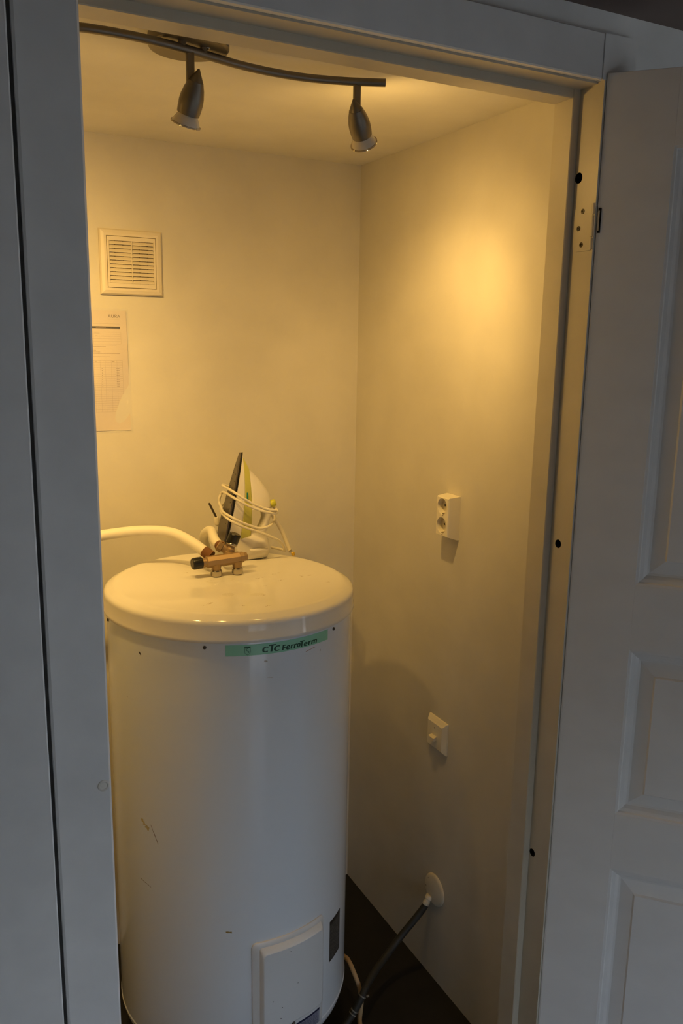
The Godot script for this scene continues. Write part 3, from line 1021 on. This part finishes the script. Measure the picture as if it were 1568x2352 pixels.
	for q in [[1.1230, 0.450, 0.5255, 0.030], [1.1260, 0.446, 0.5285, 0.037], [1.140, 0.4405, 0.5315, 0.043], [1.155, 0.4370, 0.5315, 0.045], [1.166, 0.436, 0.5290, 0.0455], [1.174, 0.437, 0.5200, 0.045], [1.181, 0.440, 0.5080, 0.043], [1.188, 0.446, 0.4960, 0.040], [1.196, 0.455, 0.4850, 0.036]]:
		var ring := PackedVector3Array()
		for i in 32:
			var t := TAU * i / 32
			var c := cos(t); var s := sin(t)
			ring.append(Vector3(0.5 * (q[1] + q[2]) + 0.5 * (q[2] - q[1]) * signf(c) * pow(absf(c), 0.45), q[0], zc + q[3] * signf(s) * pow(absf(s), 0.55)))
		r.append(ring)
	mb.loft(r)
	skewed(mb, zc, skew)
	part(o, "heel", mb, plastic)
	mb = MB.new()
	r = []
	for q in [[0.4765, 0.044], [0.4830, 0.0468], [0.5000, 0.0478], [0.5150, 0.0468], [0.5220, 0.044]]:
		r.append(MB.circle(Vector3(q[0], 1.1490, zc + q[1]), Vector3(0, 1, 0), Vector3(0, 0, 1), 0.0042, 10))
	mb.loft(r)
	skewed(mb, zc, skew)
	part(o, "cord_rest", mb, plastic)
	# ---- cord wound round the body
	var cord_m := mat(Color(0.88, 0.85, 0.77), 0.45)
	mb = MB.new()
	var zf := -0.620; var zk := -0.765
	var path := [Vector3(0.545, 1.232, -0.68), Vector3(0.5225, 1.2452, zf), Vector3(0.4945, 1.2525, zf), Vector3(0.4580, 1.2705, zf), Vector3(0.4290, 1.2905, -0.630), Vector3(0.4285, 1.2935, -0.685), Vector3(0.4370, 1.2900, -0.745), Vector3(0.4520, 1.2860, -0.764), Vector3(0.4900, 1.2700, zk), Vector3(0.5400, 1.2450, -0.735), Vector3(0.5480, 1.2370, -0.68),
		Vector3(0.5210, 1.2385, zf), Vector3(0.4700, 1.2545, zf), Vector3(0.4290, 1.2775, -0.630), Vector3(0.4270, 1.2810, -0.690), Vector3(0.4340, 1.2740, -0.738), Vector3(0.4285, 1.2600, -0.742), Vector3(0.4280, 1.2480, -0.740), Vector3(0.4235, 1.2420, -0.715), Vector3(0.4130, 1.2405, -0.670), Vector3(0.4150, 1.2380, -0.632), Vector3(0.4330, 1.2270, zf), Vector3(0.4590, 1.2150, zf), Vector3(0.4860, 1.2060, zf), Vector3(0.5160, 1.2110, -0.628), Vector3(0.5440, 1.2230, -0.68), Vector3(0.5300, 1.2330, -0.745), Vector3(0.4800, 1.2440, zk), Vector3(0.4450, 1.2400, -0.762), Vector3(0.4310, 1.2360, -0.742), Vector3(0.4170, 1.2340, -0.690),
		Vector3(0.4120, 1.2310, -0.632), Vector3(0.4280, 1.2205, zf), Vector3(0.4540, 1.2085, zf), Vector3(0.4810, 1.1980, zf), Vector3(0.5080, 1.1850, -0.622), Vector3(0.5370, 1.1690, -0.632), Vector3(0.5560, 1.1500, -0.650), Vector3(0.5680, 1.1320, -0.672), Vector3(0.5760, 1.1275, -0.70), Vector3(0.560, 1.1275, -0.735)]
	mb.tube(spline(path, 7), 0.0031, 9)
	part(o, "cord", mb, cord_m, "white cord wound round the iron")
	mb = MB.new()   # strain relief and trailing end on the right
	mb.tube(spline([Vector3(0.545, 1.222, -0.700), Vector3(0.562, 1.196, -0.700), Vector3(0.578, 1.165, -0.700), Vector3(0.590, 1.130, -0.695), Vector3(0.592, 1.1245, -0.69)], 6), 0.0052, 12)
	part(o, "cord_sleeve", mb, cord_m)
	# plug tucked behind the sole
	mb = MB.new()
	mb.lathe([[0.0, 0.0], [0.0055, 0.0], [0.0065, 0.003], [0.0065, 0.016], [0.005, 0.022], [0.0, 0.024]], along(Vector3(0.4255, 1.2105, -0.758), Vector3(0.15, -0.95, -0.1)), 16, [1])
	var plug := part(o, "plug", mb, cord_m)
	mb = MB.new()
	mb.lathe([[0.0, -0.004], [0.0026, -0.004], [0.0026, 0.038], [0.0015, 0.040], [0.0, 0.040]], along(Vector3(0.4255, 1.2105, -0.76), Vector3(-0.43, 0.9, 0.0)), 10, [1])
	part(plug, "pin", mb, mat(Color(0.30, 0.27, 0.23), 0.4, 0.6))


# turns the iron a little about its own upright axis
func skewed(mb: MB, zc: float, k: float) -> void:
	for i in mb.v.size():
		var p := mb.v[i]
		var dz := p.z - zc
		mb.v[i] = Vector3(p.x - k * dz, p.y, p.z)


# ---------------------------------------------------------------- the lamp
const BAR_Y := 2.062
const LAMP := Color(1.0, 0.80, 0.45)
# energies of each bulb: beam, wide spill, leak through the glass
const LAMP_RIGHT := [0.245, 0.160, 0.036]
const LAMP_MIDDLE := [0.150, 0.060, 0.016]
const LAMP_LEFT := [0.350, 0.530, 0.004]


func spotlight_bar() -> void:
	var o := thing("ceiling_lamp", "wavy brushed metal spotlight bar with bare halogen bulbs under the closet ceiling", "lamp", Vector3(0.208, YC, -0.212))
	var mb := MB.new()
	mb.lathe([[0.0, YC - 0.018], [0.058, YC - 0.018], [0.0605, YC - 0.0172], [0.062, YC - 0.015], [0.062, YC], [0.0, YC]], Transform3D(Basis(), Vector3(0.2078, 0, -0.2152)), 48, [1, 3, 4])
	var plate := part(o, "ceiling_plate", mb, nickel, "round brushed metal ceiling plate")
	mb = MB.new()
	mb.lathe([[0.0, 0.0], [0.0040, 0.0], [0.0036, 0.0014], [0.0, 0.0020]], along(Vector3(0.2313, YC - 0.018, -0.1946), Vector3.DOWN), 14, [1])
	part(plate, "screw", mb, chrome)
	mb = MB.new()
	mb.lathe([[0.006, 0.0], [0.006, 0.012]], along(Vector3(0.2250, BAR_Y, -0.1965), Vector3.UP), 14)
	part(plate, "post", mb, nickel)
	mb = MB.new()
	mb.lathe([[0.006, 0.0], [0.006, 0.012]], along(Vector3(0.1880, BAR_Y, -0.1862), Vector3.UP), 14)
	part(plate, "post", mb, nickel)
	mb = MB.new()
	mb.tube(spline([Vector3(-0.105, BAR_Y, -0.2420), Vector3(-0.05, BAR_Y, -0.215), Vector3(-0.005, BAR_Y, -0.190), Vector3(0.0423, BAR_Y, -0.1745), Vector3(0.1079, BAR_Y, -0.1725), Vector3(0.1543, BAR_Y, -0.1792), Vector3(0.2012, BAR_Y, -0.1895), Vector3(0.2511, BAR_Y, -0.2055), Vector3(0.2994, BAR_Y, -0.2185), Vector3(0.3545, BAR_Y, -0.2252), Vector3(0.4083, BAR_Y, -0.2230), Vector3(0.4521, BAR_Y, -0.2136), Vector3(0.4944, BAR_Y, -0.1998), Vector3(0.5380, BAR_Y, -0.1802)], 6), 0.0064, 16)
	part(o, "bar", mb, nickel)
	spot_head(o, Vector3(0.4950, BAR_Y, -0.2010), 2.0240, Vector3(0.525, -0.705, -0.475), Vector3(0.4797, 2.0295, -0.185), LAMP_RIGHT)
	spot_head(o, Vector3(0.2010, BAR_Y, -0.1890), 2.0190, Vector3(-0.138, -0.88, -0.454), Vector3(0.2108, 2.0340, -0.176), LAMP_MIDDLE)
	spot_head(o, Vector3(-0.0620, BAR_Y, -0.2210), 2.0250, Vector3(0.03, -0.69, -0.72), Vector3(-0.056, 2.034, -0.213), LAMP_LEFT)


# stem under the bar, bullet-shaped holder from its tip along d, bulb at its mouth
func spot_head(o: Node3D, top: Vector3, stem_y: float, dir: Vector3, tip: Vector3, power: Array) -> void:
	var d := dir.normalized()
	var mb := MB.new()
	mb.box(Vector3(top.x - 0.0062, stem_y - 0.006, top.z - 0.004), Vector3(top.x + 0.0062, top.y - 0.002, top.z + 0.004), 0.0015)
	part(o, "stem", mb, nickel)
	var t := along(tip, d)
	t.basis = Basis(t.basis.x * 0.94, t.basis.y * 0.83, t.basis.z * 0.94)
	mb = MB.new()
	mb.lathe([[0.0, 0.0], [0.0016, 0.0006], [0.0120, 0.0215]], t, 28)
	mb.lathe([[0.0124, 0.0218], [0.0165, 0.0345], [0.0192, 0.0480], [0.0200, 0.0580], [0.0196, 0.0700], [0.0186, 0.0800], [0.0170, 0.0805], [0.0165, 0.0700], [0.0, 0.0690]], t, 28, [5, 6])
	var head := part(o, "spot_holder", mb, nickel)
	# halogen reflector bulb: milky glass cup with a clear rim and a glowing front
	var cup := mat(Color(0.86, 0.82, 0.74), 0.25)
	mb = MB.new()
	mb.lathe([[0.0, 0.0700], [0.0150, 0.0702], [0.0155, 0.0790], [0.0182, 0.0850], [0.0212, 0.0905], [0.0232, 0.0960], [0.0236, 0.0985], [0.0222, 0.0985], [0.0205, 0.0930], [0.0160, 0.0860], [0.0, 0.0840]], t, 32, [1, 6, 7])
	var bulb := part(head, "bulb", mb, cup, "white glass reflector bulb")
	mb = MB.new()
	for k in 6:
		var rings := []
		for i in 9:
			var a := TAU * (k + 0.06 + 0.88 * i / 8.0) / 6.0
			var e := Vector3(cos(a), 0, sin(a))
			rings.append(PackedVector3Array([t * (e * 0.0225 + Vector3(0, 0.0962, 0)), t * (e * 0.0254 + Vector3(0, 0.0966, 0)), t * (e * 0.0254 + Vector3(0, 0.0990, 0)), t * (e * 0.0225 + Vector3(0, 0.0990, 0))]))
		mb.loft(rings, true, true, false)
	part(head, "bulb_rim", mb, mat(Color(0.72, 0.66, 0.54), 0.15))
	var glow := mat(Color(0.9, 0.85, 0.75), 0.3)
	glow.emission_enabled = true
	glow.emission = Color(1.0, 0.83, 0.55)
	glow.emission_energy_multiplier = 1.2
	mb = MB.new()
	mb.lathe([[0.0, 0.0885], [0.0168, 0.0885], [0.0168, 0.0900], [0.0, 0.0905]], t, 28, [1, 2])
	part(head, "bulb_lens", mb, glow, "glowing front of the bulb")
	for q in [[power[0], 42.0], [power[1], 64.0]]:
		if q[0] <= 0.0:
			continue
		var l := SpotLight3D.new()
		l.name = "bulb_light"
		l.light_color = LAMP
		l.light_energy = q[0]
		l.spot_angle = q[1]
		l.spot_angle_attenuation = 1.0
		l.spot_range = 6.0
		l.spot_attenuation = 2.0
		l.light_size = 0.02
		l.shadow_enabled = true
		l.look_at_from_position(t * Vector3(0, 0.102, 0) - where(o), t * Vector3(0, 1.0, 0) - where(o), Vector3.BACK)
		o.add_child(l, true)
	if power[2] > 0.0:   # what leaks through the glass of the reflector
		var l := OmniLight3D.new()
		l.name = "bulb_glow"
		l.light_color = LAMP
		l.light_energy = power[2]
		l.omni_range = 6.0
		l.omni_attenuation = 2.0
		l.light_size = 0.01
		l.shadow_enabled = true
		l.position = t * Vector3(0, 0.1045, 0) - where(o)
		o.add_child(l, true)


# ---------------------------------------------------------------- things on the walls
func wall_fittings() -> void:
	# ---- ventilation grille
	var o := thing("ventilation_grille", "square cream louvred vent grille high on the back wall", "vent", Vector3(0.2757, 1.733, ZB))
	var vm := mat(Color(0.84, 0.80, 0.72), 0.45)
	var x0 := 0.2024; var x1 := 0.3490; var y0 := 1.7330; var y1 := 1.8815
	var mb := MB.new()   # moulded surround, hollow in the middle
	var rings := []
	for q in [[0.0, 0.0], [0.0, 0.007], [0.003, 0.011], [0.010, 0.013], [0.0155, 0.013], [0.0160, 0.004]]:
		rings.append(PackedVector3Array([Vector3(x0 + q[0], y0 + q[0], ZB + q[1]), Vector3(x1 - q[0], y0 + q[0], ZB + q[1]), Vector3(x1 - q[0], y1 - q[0], ZB + q[1]), Vector3(x0 + q[0], y1 - q[0], ZB + q[1])]))
	mb.loft(rings, true, true, false)
	part(o, "surround", mb, vm)
	var ix0 := 0.2192; var ix1 := 0.3325; var iy0 := 1.7497; var iy1 := 1.8648
	mb = MB.new()
	for b in [[ix0, ix1, iy1 - 0.0095, iy1], [ix0, ix1, iy0, iy0 + 0.0095], [ix0, ix0 + 0.005, iy0 + 0.0095, iy1 - 0.0095], [ix1 - 0.005, ix1, iy0 + 0.0095, iy1 - 0.0095]]:
		mb.box(Vector3(b[0], b[2], ZB + 0.004), Vector3(b[1], b[3], ZB + 0.0138), 0.0005)
	part(o, "inner_frame", mb, vm)
	var sl0 := iy0 + 0.0095; var step := (iy1 - iy0 - 0.019) / 11.0
	for k in 11:
		mb = MB.new()
		var yy := sl0 + step * (k + 0.5)
		var ring := []
		for x in [ix0 + 0.005, ix1 - 0.005]:
			ring.append(PackedVector3Array([Vector3(x, yy - 0.0040, ZB + 0.0135), Vector3(x, yy - 0.0028, ZB + 0.0135), Vector3(x, yy + 0.0036, ZB + 0.0085), Vector3(x, yy + 0.0024, ZB + 0.0085)]))
		mb.loft(ring, true, true, false)
		part(o, "slat", mb, vm)
	mb = MB.new()
	mb.box(Vector3(0.2752, sl0, ZB + 0.0080), Vector3(0.2772, iy1 - 0.0095, ZB + 0.0140), 0.0004)
	part(o, "mullion", mb, vm)
	var gm := mat(Color(0.55, 0.48, 0.36), 0.6)
	for x in [0.2375, 0.2565, 0.2950, 0.3140]:
		mb = MB.new()
		mb.box(Vector3(x, sl0, ZB + 0.0045), Vector3(x + 0.0016, iy1 - 0.0095, ZB + 0.0082))
		part(o, "grid_bar", mb, gm)

	# ---- laminated sheet
	o = thing("notice_sheet", "laminated printed sheet on the back wall below the vent", "notice", Vector3(0.157, 1.41, ZB))
	var im := Image.create(840, 1148, false, Image.FORMAT_RGB8)
	var paper := Color(0.80, 0.755, 0.70)
	im.fill(paper)
	var rng := RandomNumberGenerator.new()
	rng.seed = 9
	var ink := Color(0.52, 0.46, 0.40)
	# xm, ym: millimetres from the sheet's top left corner, four pixels each
	var rect := func(xm: float, ym: float, w: float, h: float, c: Color) -> void:
		im.fill_rect(Rect2i(int(xm * 4), int(ym * 4), maxi(int(w * 4), 1), maxi(int(h * 4), 1)), c)
	var words := func(xm: float, ym: float, w: float, h: float, c: Color) -> void:
		var x := xm
		while x < xm + w - 1.0:
			var k := rng.randf_range(0.8, 2.2)
			rect.call(x, ym + rng.randf_range(0.0, 0.2), minf(k, xm + w - x), h, c)
			x += k + 0.45
	rect.call(14, 37.3, 180.0, 6.2, Color(0.14, 0.10, 0.08))
	words.call(138, 39.8, 24, 1.2, Color(0.62, 0.54, 0.46))
	rect.call(131, 31.0, 63, 0.35, ink)
	words.call(166, 19.8, 27, 0.8, Color(0.66, 0.60, 0.54))
	for y in [50.5, 55.5, 60.5, 66.0, 72.0, 78.5]:
		rect.call(20, y, 174, 0.3, ink)
	for x in [131.0, 195.0]:
		rect.call(x, 50.5, 0.3, 28, ink)
	words.call(133, 53.0, 13, 0.9, ink)
	words.call(149, 59.2, 20, 1.0, ink)
	words.call(136, 59.2, 4, 1.0, ink)
	words.call(20, 80.8, 165, 1.2, ink); words.call(20, 84.2, 138, 1.2, ink)
	rect.call(20, 90.0, 180, 0.3, ink)
	words.call(20, 93.0, 116, 1.0, ink); words.call(20, 97.0, 125, 1.0, ink); words.call(20, 100.8, 172, 1.2, ink); words.call(20, 104.4, 112, 1.0, ink); words.call(20, 108.0, 147, 1.2, ink)
	for k in 24:
		rect.call(30, 118.0 + 5.35 * k, 166, 0.25, ink)
		if k > 2:
			words.call(181, 119.6 + 5.35 * k, 8 if k < 12 else 0, 1.4, ink)
			if k < 13:
				rect.call(146.0, 119.8 + 5.35 * k, 1.4, 1.4, Color(0.36, 0.31, 0.27))
	words.call(131, 120.0, 5, 1.6, ink); words.call(172, 119.5, 5, 1.6, ink)
	for x in [129.0, 143.0, 154.5, 169.0, 182.5, 196.0]:
		rect.call(x, 118.0, 0.25, 123, ink)
	var sheet := mat(Color.WHITE, 0.7)
	sheet.albedo_texture = ImageTexture.create_from_image(im)
	mb = MB.new()
	# slightly rippled sheet in its pouch
	var sheet_at := func(u: float, w: float, lift: float) -> Vector3:
		return Vector3(lerpf(0.0517, 0.2600, u) + 0.003 * w * u, lerpf(1.6965, 1.4120, w), ZB + 0.003 + lift + 0.0022 * sin(u * 9.0 + w * 3.0) * (0.4 + 0.6 * u) + 0.0018 * sin(w * 8.0 + u * 5.0))
	var nu := 24; var nv := 24
	for pass_ in 2:
		mb = MB.new()
		var m := 0.0 if pass_ == 0 else 0.022
		var lift := 0.0 if pass_ == 0 else 0.0009
		for i in nu:
			for j in nv:
				var q := []
				for c in [[i, j], [i + 1, j], [i + 1, j + 1], [i, j + 1]]:
					q.append([lerpf(-m, 1.0 + m, float(c[0]) / nu), lerpf(-m * 0.8, 1.0 + m * 0.8, float(c[1]) / nv)])
				var p := []
				for c in q:
					p.append(sheet_at.call(c[0], c[1], lift))
				mb.tri(p[0], p[1], p[2], 1, Vector2(q[0][0], q[0][1]), Vector2(q[1][0], q[1][1]), Vector2(q[2][0], q[2][1]))
				mb.tri(p[0], p[2], p[3], 1, Vector2(q[0][0], q[0][1]), Vector2(q[2][0], q[2][1]), Vector2(q[3][0], q[3][1]))
		if pass_ == 0:
			part(o, "paper", mb, sheet)
		else:
			var clear := mat(Color(1, 1, 1, 0.08), 0.08)
			clear.transparency = BaseMaterial3D.TRANSPARENCY_ALPHA
			part(o, "plastic_pouch", mb, clear, "glossy clear plastic pouch")
	var t := text_mesh("AURA", 1.0, 400)
	var tm := MB.new()
	var vs: PackedVector3Array = t[0]
	var k := 0.0285 / float(t[1]); var ky := 0.0072 / float(t[2])
	for i in range(0, vs.size(), 3):
		var q := []
		for j in 3:
			var u := ((vs[i + j].x * k) + 0.2168 - 0.0517) / 0.2083
			var w := (1.6965 - (1.6800 + vs[i + j].y * ky)) / 0.2845
			q.append(sheet_at.call(u, w, 0.0003))
		tm.tri_out(q[0], q[1], q[2], Vector3(0, 0, 1))
	part(o, "lettering", tm, mat(Color(0.30, 0.25, 0.21), 0.6))

	# ---- double socket
	o = thing("double_socket", "white surface-mounted double wall socket at mid height on the right wall", "socket", Vector3(XR, 1.19, -0.43))
	var pm := mat(Color(0.90, 0.87, 0.79), 0.35)
	mb = MB.new()
	var sx := XR - 0.031
	var sr := func(z0: float, z1: float, yy0: float, yy1: float, x: float) -> PackedVector3Array:
		return PackedVector3Array([Vector3(x, yy0, z0), Vector3(x, yy0, z1), Vector3(x, yy1, z1), Vector3(x, yy1, z0)])
	mb.loft([sr.call(-0.4585, -0.4030, 1.1865, 1.2890, XR), sr.call(-0.4580, -0.4035, 1.1870, 1.2885, XR - 0.006), sr.call(-0.4550, -0.4062, 1.1945, 1.2862, sx + 0.003), sr.call(-0.4535, -0.4078, 1.1960, 1.2840, sx)], true, false, false)
	var cups := []
	for s in 2:
		var cup := MB.new()
		var yb := 1.1960 if s == 0 else 1.2405
		holed(mb, cup, Vector3(sx, yb, -0.4535), Vector3(0, 0, 1), Vector3(0, 1, 0), 0.0457, 0.0445 if s == 0 else 0.0435, Vector2(0.0215, 0.0232), 0.0190, 0.0150, Vector3(-1, 0, 0), 40)
		cups.append(cup)
	var sb := part(o, "socket_box", mb, pm)
	for s in 2:
		var w := part(sb, "socket_well", cups[s], pm)
		var yc := 1.2192 if s == 0 else 1.2637
		for z in [-0.4415, -0.4225]:
			mb = MB.new()
			mb.lathe([[0.0, 0.0], [0.0027, 0.0], [0.0, 0.0002]], along(Vector3(sx + 0.0148, yc, z), Vector3(-1, 0, 0)), 12)
			part(w, "pin_hole", mb, dark_hole)
		mb = MB.new()
		mb.box(Vector3(sx + 0.001, yc - 0.0030, -0.4142), Vector3(sx + 0.006, yc + 0.0030, -0.4128))
		part(o, "latch_hole", mb, dark_hole)
		for y in [yc + 0.0172, yc - 0.0172]:
			mb = MB.new()
			mb.box(Vector3(sx + 0.002, y - 0.0016, -0.4345), Vector3(sx + 0.0148, y + 0.0016, -0.4295), 0.0004)
			part(o, "earth_clip", mb, chrome)
		mb = MB.new()
		mb.tube([Vector3(sx - 0.0002, yc - 0.0215, -0.4290), Vector3(sx - 0.0002, yc - 0.0203, -0.4262), Vector3(sx - 0.0002, yc - 0.0190, -0.4270)], 0.0005, 6)
		part(o, "mark", mb, mat(Color(0.35, 0.25, 0.12), 0.6))

	# ---- switch plate
	o = thing("wall_switch", "small white square switch plate with a jutting lever lower on the right wall", "switch", Vector3(XR, 0.64, -0.45))
	mb = MB.new()
	mb.loft([sr.call(-0.4900, -0.4110, 0.6400, 0.7235, XR), sr.call(-0.4895, -0.4115, 0.6405, 0.7230, XR - 0.004), sr.call(-0.4860, -0.4180, 0.6460, 0.7150, XR - 0.0095), sr.call(-0.4830, -0.4215, 0.6490, 0.7115, XR - 0.0125)], true, true, false)
	part(o, "plate", mb, pm)
	mb = MB.new()
	mb.loft([sr.call(-0.4645, -0.4425, 0.6700, 0.6800, XR - 0.0120), sr.call(-0.4600, -0.4360, 0.6725, 0.6812, XR - 0.0240), sr.call(-0.4590, -0.4365, 0.6738, 0.6805, XR - 0.0260)], true, true, false)
	part(o, "lever", mb, pm)
	mb = MB.new()
	mb.lathe([[0.0, 0.0], [0.0028, 0.0], [0.0, 0.0003]], along(Vector3(XR - 0.0124, 0.7000, -0.4530), Vector3(-1, 0, 0)), 14)
	part(o, "indicator", mb, mat(Color(0.45, 0.36, 0.24), 0.5))

	# ---- round junction cover with conduit
	o = thing("junction_cover", "round white cover plate low on the right wall where a grey conduit ends", "cover plate", Vector3(XR, 0.205, -0.437))
	mb = MB.new()
	var at := along(Vector3(XR, 0.2560, -0.4380), Vector3(-1, 0, 0))
	mb.lathe([[0.0, 0.0], [0.0415, 0.0], [0.0415, 0.003], [0.0395, 0.0055], [0.034, 0.007], [0.0, 0.0078]], at, 40, [1, 2])
	part(o, "plate", mb, pm)
	for q in [[0.2775, -0.4610], [0.2505, -0.4700], [0.2523, -0.4144]]:
		mb = MB.new()
		mb.lathe([[0.0, 0.0], [0.0019, 0.0], [0.0016, 0.0008], [0.0, 0.0010]], along(Vector3(XR - 0.0062, q[0], q[1]), Vector3(-1, 0, 0)), 10, [1])
		part(o, "screw", mb, dark_hole)
	mb = MB.new()
	mb.lathe([[0.0085, 0.0], [0.0098, 0.002], [0.0098, 0.009], [0.0075, 0.011], [0.0078, 0.018], [0.0092, 0.019], [0.0092, 0.026], [0.0080, 0.028]], along(Vector3(XR - 0.006, 0.232, -0.452), Vector3(-0.45, -0.88, -0.02)), 20, [2, 3, 4, 5])
	part(o, "gland", mb, pm)
	var hose := mat(Color(0.185, 0.18, 0.16), 0.6)
	o = thing("conduit", "grey flexible conduit sloping from the wall cover down to the tank foot", "conduit", Vector3(0.62, 0.0, -0.40))
	mb = MB.new()
	mb.tube(spline([Vector3(0.8740, 0.2110, -0.4522), Vector3(0.8600, 0.1890, -0.4550), Vector3(0.8000, 0.1253, -0.4615), Vector3(0.7550, 0.0975, -0.4500), Vector3(0.7150, 0.0890, -0.4290), Vector3(0.6800, 0.0830, -0.4060), Vector3(0.6560, 0.0700, -0.3900), Vector3(0.6420, 0.0500, -0.3880), Vector3(0.6240, 0.0270, -0.3860), Vector3(0.5950, 0.0098, -0.3800), Vector3(0.5500, 0.0098, -0.3700), Vector3(0.4900, 0.0098, -0.3600)], 8), 0.0090, 14)
	part(o, "hose", mb, hose)
	for q in [[Vector3(0.6555, 0.0694, -0.3897), Vector3(-0.6, -0.75, 0.1)], [Vector3(0.6335, 0.0388, -0.3870), Vector3(-0.6, -0.75, 0.05)], [Vector3(0.6285, 0.0325, -0.3865), Vector3(-0.6, -0.75, 0.05)]]:
		mb = MB.new()
		mb.lathe([[0.0092, -0.0014], [0.0100, -0.0014], [0.0100, 0.0014], [0.0092, 0.0014]], along(q[0], q[1]), 16, [1, 2])
		if q[0].y > 0.06:
			mb.box(q[0] + Vector3(0.008, -0.002, 0.004), q[0] + Vector3(0.015, 0.002, 0.009), 0.0008)
		part(o, "cable_tie", mb, mat(Color(0.55, 0.54, 0.50), 0.4))
	o = thing("cable", "pale cable curving round the tank foot beside the grey conduit", "cable", Vector3(0.66, 0.0, -0.42))
	mb = MB.new()
	mb.tube(spline([Vector3(0.560, 0.070, -0.62), Vector3(0.612, 0.087, -0.57), Vector3(0.645, 0.0975, -0.525), Vector3(0.660, 0.1020, -0.49), Vector3(0.6590, 0.1055, -0.465), Vector3(0.6585, 0.0990, -0.446), Vector3(0.6600, 0.0860, -0.430), Vector3(0.6630, 0.0690, -0.420), Vector3(0.6645, 0.0440, -0.410), Vector3(0.6580, 0.0220, -0.400), Vector3(0.6470, 0.0068, -0.385), Vector3(0.632, 0.0062, -0.350), Vector3(0.60, 0.0062, -0.310)], 8), 0.0058, 12)
	part(o, "sheath", mb, mat(Color(0.78, 0.66, 0.48), 0.5))
